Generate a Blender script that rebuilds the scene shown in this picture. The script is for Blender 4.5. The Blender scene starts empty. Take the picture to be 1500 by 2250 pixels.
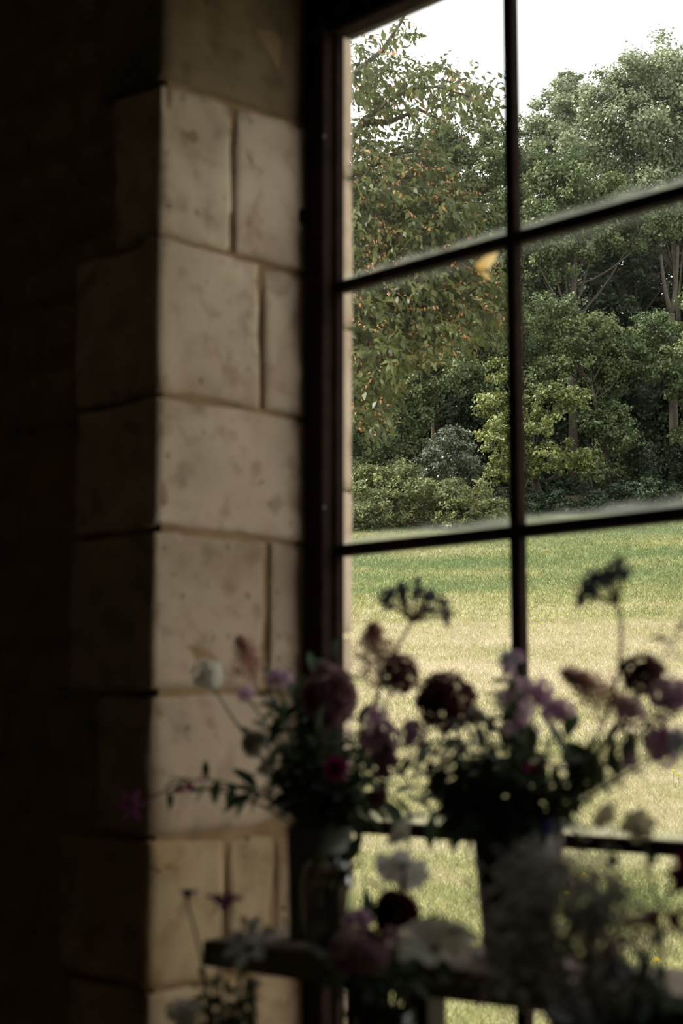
import bpy, bmesh, math, random
import numpy as np
from mathutils import Vector, Matrix, noise

# ------------------------------------------------------------------ camera, sky, sun, exposure
scn = bpy.context.scene
COL = scn.collection
FPX = 3450.0
TILT = math.atan(451.0 / FPX)
YAW = math.radians(44.3)
ZC = 1.4
FH = Vector((-math.cos(YAW), math.sin(YAW), 0))           # horizontal view direction
RT = Vector((FH.y, -FH.x, 0))
FW = FH * math.cos(TILT) + Vector((0, 0, math.sin(TILT)))
UP = -FH * math.sin(TILT) + Vector((0, 0, math.cos(TILT)))
CAM = Vector((0, 0, ZC))

cd = bpy.data.cameras.new('camera')
cam = bpy.data.objects.new('camera', cd)
COL.objects.link(cam)
cam.matrix_world = Matrix(((RT.x, UP.x, -FW.x, CAM.x), (RT.y, UP.y, -FW.y, CAM.y), (RT.z, UP.z, -FW.z, CAM.z), (0, 0, 0, 1)))
cd.sensor_fit = 'VERTICAL'
cd.sensor_height = 36
cd.sensor_width = 24
cd.lens = FPX / 2250 * 36
cd.clip_start = 0.05
cd.clip_end = 400
cd.dof.use_dof = True
cd.dof.focus_distance = 34
cd.dof.aperture_fstop = 4.3
scn.camera = cam

w = bpy.data.worlds.new('overcast_sky')
scn.world = w
w.use_nodes = True
wn = w.node_tree.nodes
wn['Background'].inputs[0].default_value = (1.0, 0.985, 0.965, 1)
wn['Background'].inputs[1].default_value = 2.2

sd = bpy.data.lights.new('hazy_sun', 'SUN')
sd.energy = 8.0
sd.angle = math.radians(6)
sd.color = (1.0, 0.93, 0.80)
sun = bpy.data.objects.new('hazy_sun', sd)
COL.objects.link(sun)
SUN_FROM = Vector((-0.66, -0.62, 0.80)).normalized()
sun.rotation_euler = SUN_FROM.to_track_quat('Z', 'Y').to_euler()

scn.view_settings.view_transform = 'Standard'
scn.view_settings.look = 'None'
scn.view_settings.exposure = 0.0
scn.view_settings.gamma = 1.0
scn.view_settings.use_curve_mapping = False
scn.cycles.use_denoising = True
scn.cycles.max_bounces = 10
scn.cycles.transparent_max_bounces = 12

# ------------------------------------------------------------------ helpers
random.seed(7)
rng = np.random.default_rng(11)


def ray(px, py):
    return FW + RT * ((px - 750) / FPX) + UP * ((1125 - py) / FPX)


def at_y(px, py, Y):
    d = ray(px, py)
    return CAM + d * (Y / d.y)


def at_x(px, py, X):
    d = ray(px, py)
    return CAM + d * (X / d.x)


def at_s(px, py, s):
    d = ray(px, py)
    return CAM + d * (s / d.dot(FH))


def mat(name, col, rough=0.6, metal=0.0, spec=0.4):
    m = bpy.data.materials.new(name)
    m.use_nodes = True
    b = m.node_tree.nodes['Principled BSDF']
    b.inputs['Base Color'].default_value = (*col, 1)
    b.inputs['Roughness'].default_value = rough
    b.inputs['Metallic'].default_value = metal
    b.inputs['Specular IOR Level'].default_value = spec
    return m


def nmat(name, c1, c2, scale=6, rough=0.8, bump=0.2, detail=6, metal=0.0, spec=0.3, obj=True, stretch=(1, 1, 1)):
    m = mat(name, c1, rough, metal, spec)
    nt = m.node_tree
    b = nt.nodes['Principled BSDF']
    tc = nt.nodes.new('ShaderNodeTexCoord')
    mp = nt.nodes.new('ShaderNodeMapping')
    mp.inputs['Scale'].default_value = stretch
    nt.links.new(tc.outputs['Object'], mp.inputs[0])
    n = nt.nodes.new('ShaderNodeTexNoise')
    n.inputs['Scale'].default_value = scale
    n.inputs['Detail'].default_value = detail
    nt.links.new(mp.outputs[0], n.inputs['Vector'])
    cr = nt.nodes.new('ShaderNodeValToRGB')
    cr.color_ramp.elements[0].position = 0.3
    cr.color_ramp.elements[1].position = 0.7
    cr.color_ramp.elements[0].color = (*c1, 1)
    cr.color_ramp.elements[1].color = (*c2, 1)
    nt.links.new(n.outputs['Fac'], cr.inputs[0])
    nt.links.new(cr.outputs[0], b.inputs['Base Color'])
    if bump:
        bp = nt.nodes.new('ShaderNodeBump')
        bp.inputs['Strength'].default_value = bump
        bp.inputs['Distance'].default_value = 0.01
        nt.links.new(n.outputs['Fac'], bp.inputs['Height'])
        nt.links.new(bp.outputs[0], b.inputs['Normal'])
    return m


def leaf_mat(name, c1, c2, trans=0.35, rough=0.6, attr=None, gloss=0.25):
    """thin leaf or petal: diffuse + translucent, colour varying from piece to piece"""
    m = bpy.data.materials.new(name)
    m.use_nodes = True
    nt = m.node_tree
    out = nt.nodes['Material Output']
    b = nt.nodes['Principled BSDF']
    b.inputs['Roughness'].default_value = rough
    b.inputs['Specular IOR Level'].default_value = gloss
    mix = nt.nodes.new('ShaderNodeMix')
    mix.data_type = 'RGBA'
    mix.inputs['A'].default_value = (*c1, 1)
    mix.inputs['B'].default_value = (*c2, 1)
    if attr:
        a = nt.nodes.new('ShaderNodeAttribute')
        a.attribute_name = attr
        nt.links.new(a.outputs['Fac'], mix.inputs['Factor'])
    else:
        n = nt.nodes.new('ShaderNodeTexNoise')
        n.inputs['Scale'].default_value = 25
        g = nt.nodes.new('ShaderNodeNewGeometry')
        nt.links.new(g.outputs['Position'], n.inputs['Vector'])
        cr = nt.nodes.new('ShaderNodeValToRGB')
        cr.color_ramp.elements[0].position = 0.35
        cr.color_ramp.elements[1].position = 0.65
        nt.links.new(n.outputs['Fac'], cr.inputs[0])
        nt.links.new(cr.outputs[0], mix.inputs['Factor'])
    nt.links.new(mix.outputs['Result'], b.inputs['Base Color'])
    t = nt.nodes.new('ShaderNodeBsdfTranslucent')
    nt.links.new(mix.outputs['Result'], t.inputs['Color'])
    ms = nt.nodes.new('ShaderNodeMixShader')
    ms.inputs[0].default_value = trans
    nt.links.new(b.outputs[0], ms.inputs[1])
    nt.links.new(t.outputs[0], ms.inputs[2])
    nt.links.new(ms.outputs[0], out.inputs[0])
    return m


class MB:
    def __init__(self):
        self.v = []
        self.f = []

    def add(self, vs, fs):
        o = len(self.v)
        self.v += [Vector(q) for q in vs]
        self.f += [tuple(i + o for i in f) for f in fs]

    def box(self, a, b):
        x0, y0, z0 = a
        x1, y1, z1 = b
        self.add([(x0, y0, z0), (x1, y0, z0), (x1, y1, z0), (x0, y1, z0), (x0, y0, z1), (x1, y0, z1), (x1, y1, z1), (x0, y1, z1)],
                 [(0, 3, 2, 1), (4, 5, 6, 7), (0, 1, 5, 4), (1, 2, 6, 5), (2, 3, 7, 6), (3, 0, 4, 7)])

    def tube(self, pts, r0, r1=None, n=6):
        r1 = r0 if r1 is None else r1
        rings = []
        N = len(pts)
        o = len(self.v)
        for i, p in enumerate(pts):
            p = Vector(p)
            t = (Vector(pts[min(i + 1, N - 1)]) - Vector(pts[max(i - 1, 0)]))
            t = t.normalized() if t.length > 1e-9 else Vector((0, 0, 1))
            s = t.cross(Vector((0.31, 0.9, 0.2)))
            if s.length < 1e-3:
                s = t.cross(Vector((1, 0, 0)))
            s.normalize()
            u = t.cross(s)
            r = r0 + (r1 - r0) * i / max(N - 1, 1)
            for k in range(n):
                a = 2 * math.pi * k / n
                self.v.append(p + s * (math.cos(a) * r) + u * (math.sin(a) * r))
        for i in range(N - 1):
            for k in range(n):
                k2 = (k + 1) % n
                self.f.append((o + i * n + k, o + i * n + k2, o + (i + 1) * n + k2, o + (i + 1) * n + k))
        self.f.append(tuple(o + k for k in range(n))[::-1])
        self.f.append(tuple(o + (N - 1) * n + k for k in range(n)))

    def lathe(self, prof, c=(0, 0, 0), n=28):
        o = len(self.v)
        c = Vector(c)
        for r, z in prof:
            for k in range(n):
                a = 2 * math.pi * k / n
                self.v.append(c + Vector((r * math.cos(a), r * math.sin(a), z)))
        for i in range(len(prof) - 1):
            for k in range(n):
                k2 = (k + 1) % n
                self.f.append((o + i * n + k, o + i * n + k2, o + (i + 1) * n + k2, o + (i + 1) * n + k))
        self.f.append(tuple(o + k for k in range(n))[::-1])
        self.f.append(tuple(o + (len(prof) - 1) * n + k for k in range(n)))

    def petal(self, p, d, nrm, L, W, cup=0.15, tip=0.75):
        """a rounded, slightly cupped petal from p along d"""
        d = Vector(d).normalized()
        s = d.cross(nrm)
        if s.length < 1e-4:
            s = d.cross(Vector((0.3, 0.5, 0.8)))
        s.normalize()
        u = s.cross(d)
        if u.dot(nrm) < 0:
            u = -u
        p = Vector(p)
        rows = [(0.0, 0.12, 0.0), (0.4, 0.8, 0.10), (tip, 1.0, 0.12), (1.0, 0.45, 0.0)]
        vs = []
        for t, wd, c in rows:
            vs += [p + d * (L * t) - s * (W * wd / 2) + u * (L * (c + cup * wd)), p + d * (L * t) + u * (L * c), p + d * (L * t) + s * (W * wd / 2) + u * (L * (c + cup * wd))]
        fs = []
        for i in range(3):
            a = i * 3
            fs += [(a, a + 1, a + 4, a + 3), (a + 1, a + 2, a + 5, a + 4)]
        self.add(vs, fs)

    def mesh(self, name, m, off=Vector((0, 0, 0)), smooth=True):
        me = bpy.data.meshes.new(name)
        me.from_pydata([tuple(v - off) for v in self.v], [], self.f)
        me.materials.append(m)
        if smooth:
            me.polygons.foreach_set('use_smooth', [True] * len(me.polygons))
        me.update()
        return me


def link(name, data, parent=None):
    o = bpy.data.objects.new(name, data)
    COL.objects.link(o)
    if parent is not None:
        o.parent = parent
    return o


def build(name, mb, m, parent=None, loc=None, smooth=True):
    """mb is in world space; origin goes to the parent's location (or loc)"""
    off = Vector((0, 0, 0))
    if parent is not None:
        p = parent
        while p is not None:
            off = off + p.location
            p = p.parent
        o = link(name, mb.mesh(name, m, off, smooth), parent)
    else:
        off = Vector(loc) if loc is not None else off
        o = link(name, mb.mesh(name, m, off, smooth))
        o.location = off
    return o


def empty(name, loc, label=None, cat=None, group=None, kind=None):
    o = link(name, None)
    o.location = loc
    o.empty_display_size = 0.05
    tag(o, label, cat, group, kind)
    return o


def tag(o, label=None, cat=None, group=None, kind=None):
    for k, v in (('label', label), ('category', cat), ('group', group), ('kind', kind)):
        if v:
            o[k] = v
    return o


def np_mesh(name, V, Fc, m, tint=None, smooth=False):
    V = np.asarray(V, dtype=np.float32)
    Fc = np.asarray(Fc, dtype=np.int32)
    me = bpy.data.meshes.new(name)
    me.vertices.add(len(V))
    me.vertices.foreach_set('co', V.ravel())
    k = Fc.shape[1]
    me.loops.add(Fc.size)
    me.loops.foreach_set('vertex_index', Fc.ravel())
    me.polygons.add(len(Fc))
    me.polygons.foreach_set('loop_start', np.arange(0, Fc.size, k, dtype=np.int32))
    me.polygons.foreach_set('loop_total', np.full(len(Fc), k, dtype=np.int32))
    if tint is not None:
        a = me.attributes.new('tint', 'FLOAT', 'POINT')
        a.data.foreach_set('value', np.asarray(tint, dtype=np.float32).ravel())
    me.update(calc_edges=True)
    me.materials.append(m)
    return me


def norm(a):
    return a / np.maximum(np.linalg.norm(a, axis=1, keepdims=True), 1e-9)


def leaf_quads(P, T, N, L, W, tint, fold=0.0):
    """rhombic leaves; returns V, F, tint arrays"""
    T = norm(T)
    S = norm(np.cross(T, N))
    U = np.cross(S, T)
    L = L[:, None]
    W = W[:, None]
    a = P
    b = P + T * L * 0.45 + S * W * 0.5 + U * W * fold
    c = P + T * L - U * L * 0.12
    d = P + T * L * 0.45 - S * W * 0.5 + U * W * fold
    V = np.stack([a, b, c, d], axis=1).reshape(-1, 3)
    n = len(P)
    F = np.arange(4 * n).reshape(n, 4)
    return V, F, np.repeat(tint, 4)


def bez(p0, p1, p2, n=10):
    p0, p1, p2 = Vector(p0), Vector(p1), Vector(p2)
    return [p0 * (1 - t) ** 2 + p1 * (2 * t * (1 - t)) + p2 * t * t for t in [i / (n - 1) for i in range(n)]]


def rvec():
    while True:
        v = Vector((random.uniform(-1, 1), random.uniform(-1, 1), random.uniform(-1, 1)))
        if 0.05 < v.length < 1:
            return v.normalized()


# ------------------------------------------------------------------ materials
def stone_material(name, base, light, stain, pit):
    m = mat(name, base, 0.9, 0, 0.2)
    nt = m.node_tree
    b = nt.nodes['Principled BSDF']
    g = nt.nodes.new('ShaderNodeNewGeometry')

    def ns(scale, detail, lo, hi):
        n = nt.nodes.new('ShaderNodeTexNoise')
        n.inputs['Scale'].default_value = scale
        n.inputs['Detail'].default_value = detail
        nt.links.new(g.outputs['Position'], n.inputs['Vector'])
        r = nt.nodes.new('ShaderNodeMapRange')
        r.inputs['From Min'].default_value = lo
        r.inputs['From Max'].default_value = hi
        nt.links.new(n.outputs['Fac'], r.inputs['Value'])
        return r, n

    def mx(a, c, fac, k=1.0):
        x = nt.nodes.new('ShaderNodeMix')
        x.data_type = 'RGBA'
        if isinstance(a, tuple):
            x.inputs['A'].default_value = (*a, 1)
        else:
            nt.links.new(a, x.inputs['A'])
        x.inputs['B'].default_value = (*c, 1)
        q = nt.nodes.new('ShaderNodeMath')
        q.operation = 'MULTIPLY'
        q.inputs[1].default_value = k
        nt.links.new(fac, q.inputs[0])
        nt.links.new(q.outputs[0], x.inputs['Factor'])
        return x.outputs['Result']
    r1, n1 = ns(4.0, 6, 0.35, 0.68)
    c = mx(base, light, r1.outputs[0])
    r2, n2 = ns(6.3, 8, 0.50, 0.72)
    c = mx(c, stain, r2.outputs[0], 0.75)
    r5, n5 = ns(19, 5, 0.52, 0.70)
    c = mx(c, pit, r5.outputs[0], 0.5)
    r3, n3 = ns(41, 3, 0.66, 0.76)
    c = mx(c, pit, r3.outputs[0], 0.8)
    nt.links.new(c, b.inputs['Base Color'])
    bp = nt.nodes.new('ShaderNodeBump')
    bp.inputs['Strength'].default_value = 0.6
    bp.inputs['Distance'].default_value = 0.012
    bp.invert = True
    nt.links.new(r3.outputs[0], bp.inputs['Height'])
    n4 = nt.nodes.new('ShaderNodeTexNoise')
    n4.inputs['Scale'].default_value = 90
    nt.links.new(g.outputs['Position'], n4.inputs['Vector'])
    b2 = nt.nodes.new('ShaderNodeBump')
    b2.inputs['Strength'].default_value = 0.25
    b2.inputs['Distance'].default_value = 0.004
    nt.links.new(n4.outputs['Fac'], b2.inputs['Height'])
    nt.links.new(bp.outputs[0], b2.inputs['Normal'])
    nt.links.new(b2.outputs[0], b.inputs['Normal'])
    return m


M = {}
M['ashlar'] = stone_material('limestone', (0.45, 0.345, 0.25), (0.59, 0.465, 0.35), (0.32, 0.22, 0.145), (0.18, 0.11, 0.06))
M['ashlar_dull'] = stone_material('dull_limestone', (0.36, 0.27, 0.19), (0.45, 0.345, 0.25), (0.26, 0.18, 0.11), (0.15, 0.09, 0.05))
M['ashlar_soot'] = stone_material('sooty_limestone', (0.15, 0.105, 0.06), (0.25, 0.18, 0.11), (0.11, 0.07, 0.035), (0.07, 0.045, 0.022))  # top-course limestone, with the shade under the lintel put into its colour
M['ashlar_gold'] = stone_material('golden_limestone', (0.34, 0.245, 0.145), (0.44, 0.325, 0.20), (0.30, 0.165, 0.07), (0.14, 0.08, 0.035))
M['rubble'] = stone_material('rubble_stone', (0.24, 0.165, 0.105), (0.34, 0.24, 0.16), (0.18, 0.11, 0.06), (0.10, 0.065, 0.04))
M['mortar'] = nmat('old_mortar', (0.20, 0.125, 0.065), (0.32, 0.205, 0.11), 14, 0.95, 0.6)
M['plaster'] = nmat('dark_plaster', (0.60, 0.53, 0.44), (0.70, 0.62, 0.52), 5, 0.95, 0.3)
M['floor'] = nmat('stone_flags', (0.34, 0.29, 0.23), (0.42, 0.36, 0.29), 4, 0.85, 0.2)
M['frame'] = nmat('brown_painted_iron', (0.010, 0.005, 0.0035), (0.026, 0.011, 0.007), 30, 0.8, 0.25, spec=0.1)
M['wood'] = nmat('weathered_wood', (0.17, 0.12, 0.085), (0.32, 0.25, 0.19), 9, 0.75, 0.4, stretch=(0.25, 3, 3))
M['darkwood'] = nmat('dark_wood', (0.035, 0.022, 0.015), (0.07, 0.045, 0.03), 9, 0.7, 0.3, stretch=(0.25, 3, 3))
M['zinc'] = nmat('grey_zinc', (0.17, 0.17, 0.16), (0.26, 0.26, 0.245), 20, 0.62, 0.1, metal=0.4)
M['bucket'] = nmat('dark_red_enamel', (0.035, 0.012, 0.012), (0.06, 0.022, 0.018), 20, 0.35, 0.05, spec=0.5)
M['black'] = nmat('black_plastic', (0.012, 0.011, 0.010), (0.02, 0.018, 0.016), 20, 0.5, 0.05)
M['pewter'] = nmat('glossy_pewter', (0.34, 0.33, 0.32), (0.45, 0.44, 0.43), 16, 0.16, 0.02, metal=1.0)
M['bottle'] = nmat('dark_green_bottle', (0.006, 0.009, 0.006), (0.012, 0.016, 0.01), 9, 0.12, 0.0, spec=0.5)
M['stem'] = leaf_mat('stem_green', (0.05, 0.075, 0.03), (0.08, 0.10, 0.04), 0.1)
M['stemdry'] = leaf_mat('stem_straw', (0.16, 0.12, 0.06), (0.22, 0.17, 0.08), 0.1)
M['leafd'] = leaf_mat('leaf_dark_green', (0.034, 0.062, 0.028), (0.065, 0.10, 0.042), 0.25)
M['leafg'] = leaf_mat('leaf_grey_green', (0.09, 0.12, 0.085), (0.15, 0.18, 0.13), 0.3)
M['leafo'] = leaf_mat('leaf_olive', (0.06, 0.075, 0.025), (0.10, 0.11, 0.04), 0.3)
PET = dict(
    white=((0.70, 0.67, 0.60), (0.82, 0.79, 0.72)), cream=((0.60, 0.53, 0.40), (0.70, 0.64, 0.50)),
    mauve=((0.58, 0.37, 0.52), (0.74, 0.54, 0.66)), pink=((0.52, 0.34, 0.39), (0.66, 0.47, 0.50)),
    plume=((0.42, 0.20, 0.17), (0.58, 0.33, 0.28)), burg=((0.085, 0.022, 0.032), (0.16, 0.045, 0.06)),
    maroon=((0.075, 0.004, 0.018), (0.14, 0.010, 0.035)), magenta=((0.34, 0.03, 0.16), (0.48, 0.07, 0.25)),
    purple=((0.10, 0.022, 0.075), (0.17, 0.045, 0.13)), dusk=((0.26, 0.12, 0.155), (0.38, 0.21, 0.245)),
    blue=((0.07, 0.06, 0.20), (0.13, 0.11, 0.30)), slate=((0.055, 0.055, 0.085), (0.10, 0.10, 0.14)),
    haze=((0.29, 0.255, 0.24), (0.42, 0.375, 0.355)), ice=((0.42, 0.46, 0.50), (0.58, 0.60, 0.62)), yellow=((0.72, 0.58, 0.05), (0.85, 0.72, 0.10)))
for k, (a, b_) in PET.items():
    M[k] = leaf_mat('petal_' + k, a, b_, 0.45, 0.7, None, 0.1)


def glass_material():
    m = bpy.data.materials.new('dusty_old_glass')
    m.use_nodes = True
    nt = m.node_tree
    out = nt.nodes['Material Output']
    nt.nodes.remove(nt.nodes['Principled BSDF'])
    L = nt.links.new
    tr = nt.nodes.new('ShaderNodeBsdfTransparent')
    tr.inputs[0].default_value = (0.95, 0.97, 0.96, 1)
    gl = nt.nodes.new('ShaderNodeBsdfGlossy')
    gl.inputs['Roughness'].default_value = 0.03
    fr = nt.nodes.new('ShaderNodeFresnel')
    fr.inputs[0].default_value = 1.25
    m1 = nt.nodes.new('ShaderNodeMixShader')
    L(fr.outputs[0], m1.inputs[0])
    L(tr.outputs[0], m1.inputs[1])
    L(gl.outputs[0], m1.inputs[2])
    # dust film: thin everywhere, thick along the foot of each pane, a few specks
    tl = nt.nodes.new('ShaderNodeBsdfTranslucent')
    tl.inputs[0].default_value = (0.72, 0.74, 0.72, 1)
    df = nt.nodes.new('ShaderNodeBsdfDiffuse')
    df.inputs[0].default_value = (0.5, 0.5, 0.47, 1)
    dd = nt.nodes.new('ShaderNodeMixShader')
    dd.inputs[0].default_value = 0.3
    L(tl.outputs[0], dd.inputs[1])
    L(df.outputs[0], dd.inputs[2])
    tc = nt.nodes.new('ShaderNodeTexCoord')
    sp = nt.nodes.new('ShaderNodeSeparateXYZ')
    L(tc.outputs['Object'], sp.inputs[0])
    g = nt.nodes.new('ShaderNodeNewGeometry')
    n = nt.nodes.new('ShaderNodeTexNoise')
    n.inputs['Scale'].default_value = 14
    n.inputs['Detail'].default_value = 4
    L(g.outputs['Position'], n.inputs['Vector'])

    def mr(src, a, b, c, d):
        r = nt.nodes.new('ShaderNodeMapRange')
        for k, v in zip(('From Min', 'From Max', 'To Min', 'To Max'), (a, b, c, d)):
            r.inputs[k].default_value = v
        L(src, r.inputs['Value'])
        return r.outputs[0]

    def ma(op, a, b):
        q = nt.nodes.new('ShaderNodeMath')
        q.operation = op
        for i, z in enumerate((a, b)):
            if isinstance(z, (int, float)):
                q.inputs[i].default_value = z
            else:
                L(z, q.inputs[i])
        return q.outputs[0]
    # object z runs from 0 at the pane's foot; x from 0 at its left edge
    wob = ma('ADD', sp.outputs['Z'], mr(n.outputs['Fac'], 0.3, 0.7, -0.006, 0.006))
    foot = mr(wob, 0.008, 0.024, 0.40, 0.0)
    # film thickens toward the top row: dust smudges plus painted backlight haze
    wp = nt.nodes.new('ShaderNodeSeparateXYZ')
    L(g.outputs['Position'], wp.inputs[0])
    grad = mr(wp.outputs['Z'], 1.95, 2.65, 0.001, 0.034)
    cloud = mr(n.outputs['Fac'], 0.5, 0.8, 0.0, 0.022)
    v = nt.nodes.new('ShaderNodeTexVoronoi')
    v.inputs['Scale'].default_value = 9
    L(g.outputs['Position'], v.inputs['Vector'])
    speck = mr(v.outputs['Distance'], 0.035, 0.055, 0.30, 0.0)
    foot = ma('ADD', foot, mr(wob, 0.476, 0.489, 0.0, 0.09))
    tot = ma('ADD', ma('ADD', foot, grad), ma('ADD', cloud, speck))
    ms = nt.nodes.new('ShaderNodeMixShader')
    L(tot, ms.inputs[0])
    L(m1.outputs[0], ms.inputs[1])
    L(dd.outputs[0], ms.inputs[2])
    L(ms.outputs[0], out.inputs[0])
    return m


M['glass'] = glass_material()

# ------------------------------------------------------------------ the wall with the window
D = 2.10                      # window plane
DO = 2.244                    # outer face
XJ = at_y(702, 1125, D).x     # left jamb face
DC = at_x(339, 1200, XJ).y    # inner face of the wall
XB0 = at_y(757, 1125, D + 0.01).x   # left edge of the first pane
PW = at_y(1137, 1125, D).x - XB0    # pane pitch
ZB = [at_y(757, yy, D).z for yy in (80, 630, 1210, 1814)]
ZB.append(ZB[3] - (ZB[2] - ZB[3]))     # foot of the window
NCOL = 4
XR = XB0 + NCOL * PW + 0.06   # right jamb
ZTOP = ZB[0] + 0.10
ZBOT = ZB[4] - 0.06
wall = empty('wall_front', (XJ, DC, 0), kind='structure', label='thick old stone wall of pale ashlar and dark rubble around window')
mb = MB()
g_ = 0.007
XO = -2.266
mb.box((-6.0, DC + 0.02, 0), (XJ - g_, D + 0.02, 4.6))
mb.box((-6.0, D + 0.02, 0), (XO - g_, DO - 0.02, 3.62))
mb.box((XR + g_, DC + 0.02, 0), (4.0, DO - 0.02, 3.62))
mb.box((XJ - g_, DC + 0.02, 0), (XR + g_, DO - 0.02, ZBOT))
mb.box((XJ - g_, DC + 0.02, ZTOP + 0.22), (XR + g_, DO - 0.02, 3.62))
build('wall_core', mb, M['mortar'], wall, smooth=False)


def stone(a, b, seed, rnd=0.012, amp=0.004, cuts=7):
    """a dressed or rough block with worn arrises between corners a and b"""
    bm = bmesh.new()
    bmesh.ops.create_cube(bm, size=1)
    bmesh.ops.subdivide_edges(bm, edges=bm.edges[:], cuts=cuts, use_grid_fill=True)
    a, b = Vector(a), Vector(b)
    c, h = (a + b) / 2, (b - a) / 2
    for v in bm.verts:
        p = Vector((v.co.x * 2 * h.x, v.co.y * 2 * h.y, v.co.z * 2 * h.z))
        # pull a ring of vertices close to each edge, then round it
        q = Vector(p)
        for k in range(3):
            if abs(abs(p[k]) - h[k]) > 1e-6:
                q[k] = max(-h[k] + rnd, min(h[k] - rnd, math.copysign(h[k] * (abs(p[k]) / h[k]) ** 0.55, p[k])))
        inn = Vector([max(-h[k] + rnd, min(h[k] - rnd, q[k])) for k in range(3)])
        d = q - inn
        if d.length > 1e-6:
            q = inn + d.normalized() * rnd
        w_ = q + c + Vector((seed * 3.1, seed * 1.7, 0))
        dn = (q - inn).normalized() if (q - inn).length > 1e-6 else Vector((0, 0, 0))
        q += dn * (noise.noise(w_ * 7) * amp * 1.6 + noise.noise(w_ * 23) * amp)
        v.co = q + c
    m_ = MB()
    bm.verts.index_update()
    m_.v = [v.co.copy() for v in bm.verts]
    m_.f = [tuple(v.index for v in f.verts) for f in bm.faces]
    bm.free()
    return m_


J = 0.0045  # half a joint


def zj(py):
    return at_x(345, py, XJ).z


cz = [zj(v) for v in (-215, 165, 515, 862, 1160, 1520, 1840, 2175, 2520, 2860)]
# course: (joints on the jamb given as photo columns, width of the quoin on the inner face)
courses = [([], 0.20), ([505], 0.14), ([573], 0.26), ([], 0.25), ([590], 0.26), ([], 0.17), ([505, 608], 0.27), ([560], 0.24), ([], 0.3)]
ztop_prev = cz[0]
for i, (jx, ql) in enumerate(courses):
    z1, z0 = cz[i] - J - (0.006 if i == 6 else 0), cz[i + 1] + J
    ymid = (cz[i] + cz[i + 1]) / 2
    ys = [DC] + [at_x(px, 1125, XJ).y for px in jx] + [D + 0.02]
    for k in range(len(ys) - 1):
        xl = XJ - ql if k == 0 else XJ - 0.22
        st = stone((xl, ys[k] + (J if k else 0), z0), (XJ + random.uniform(-0.002, 0.003), ys[k + 1] - J, z1), i * 5 + k, 0.0065 if i not in (5, 6) else 0.011, 0.0065, 9)
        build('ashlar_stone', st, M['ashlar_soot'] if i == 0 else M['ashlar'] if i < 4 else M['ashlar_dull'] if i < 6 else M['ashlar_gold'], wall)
# courses above the frame of the photograph
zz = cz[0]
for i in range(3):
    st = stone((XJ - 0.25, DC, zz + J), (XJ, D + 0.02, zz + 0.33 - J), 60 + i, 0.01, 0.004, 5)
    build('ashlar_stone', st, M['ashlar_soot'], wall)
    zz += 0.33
# outer reveal: stones beyond the glass, and right jamb
zz = 0.0
k = 0
while zz < 4.3:
    hgt = 0.29 + 0.06 * random.random()
    if zz < ZTOP + 0.2:
        build('reveal_stone', stone((XO - 0.25, D + 0.031, zz + J), (XO + random.uniform(-0.002, 0.002), DO, zz + hgt - J), 80 + k, 0.004, 0.002, 5), M['ashlar'], wall)
        build('ashlar_stone', stone((XR, DC, zz + J), (XR + 0.3, DO, zz + hgt - J), 120 + k, 0.012, 0.005, 4), M['ashlar'], wall)
    zz += hgt
    k += 1
# lintel and sill
build('lintel', stone((XJ - 0.22, DC, ZTOP + 0.012), (XR + 0.25, DO, ZTOP + 0.24), 200, 0.02, 0.008, 9), M['darkwood'], wall)
build('sill_stone', stone((XJ + 0.004, D - 0.02, ZBOT - 0.10), (XR - 0.004, DO + 0.04, ZBOT - 0.002), 201, 0.02, 0.006, 9), M['ashlar'], wall)
# rubble to the left of the quoins
zz = 0.1
row = 0
while zz < 3.3:
    hgt = random.uniform(0.08, 0.15)
    ci = next((i for i in range(len(courses)) if cz[i + 1] <= zz + hgt / 2 < cz[i]), None)
    x = XJ - (courses[ci][1] if ci is not None else 0.26) - 0.012
    while x > XJ - 1.15:
        wd = random.uniform(0.08, 0.20)
        dy = random.uniform(-0.004, 0.014)
        st = stone((x - wd + 0.008, DC + dy, zz + 0.006 + random.uniform(0, .012)), (x - 0.006, DC + 0.10, zz + hgt - 0.006 - random.uniform(0, .012)), row * 13 + int(x * 50), 0.028, 0.010, 3)
        build('rubble_stone', st, M['rubble'], wall)
        x -= wd
    zz += hgt
    row += 1

# room shell behind the camera
mb = MB(); mb.box((-6.0, -3.6, -0.1), (4.0, DO - 0.02, 0.0)); tag(build('floor', mb, M['floor'], smooth=False), 'dark stone floor of the unlit room', kind='structure')
mb = MB(); mb.box((-6.0, -3.6, 3.45), (4.0, DC + 0.02, 3.6)); tag(build('ceiling', mb, M['plaster'], smooth=False), 'dark ceiling of the unlit room', kind='structure')
mb = MB(); mb.box((-6.0, -3.75, 0), (4.0, -3.6, 3.62)); tag(build('wall_back', mb, M['plaster'], smooth=False), 'dark back wall of the room', kind='structure')
mb = MB(); mb.box((-6.15, -3.75, 0), (-6.0, DO, 3.62)); tag(build('wall_left', mb, M['plaster'], smooth=False), 'dark left wall of the room', kind='structure')
mb = MB(); mb.box((4.0, -3.75, 0), (4.15, DO, 3.62)); tag(build('wall_right', mb, M['plaster'], smooth=False), 'dark right wall of the room', kind='structure')

# ------------------------------------------------------------------ window
win = empty('window_1', (XB0, D, ZB[4]), kind='structure', label='tall brown iron window with small panes set in stone jamb')


def bar(name, a, b, bev=0.004, m='frame'):
    mb = MB()
    mb.box(a, b)
    o = build(name, mb, M[m], win, smooth=False)
    md = o.modifiers.new('bevel', 'BEVEL')
    md.width = bev
    md.segments = 2
    return o


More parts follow.
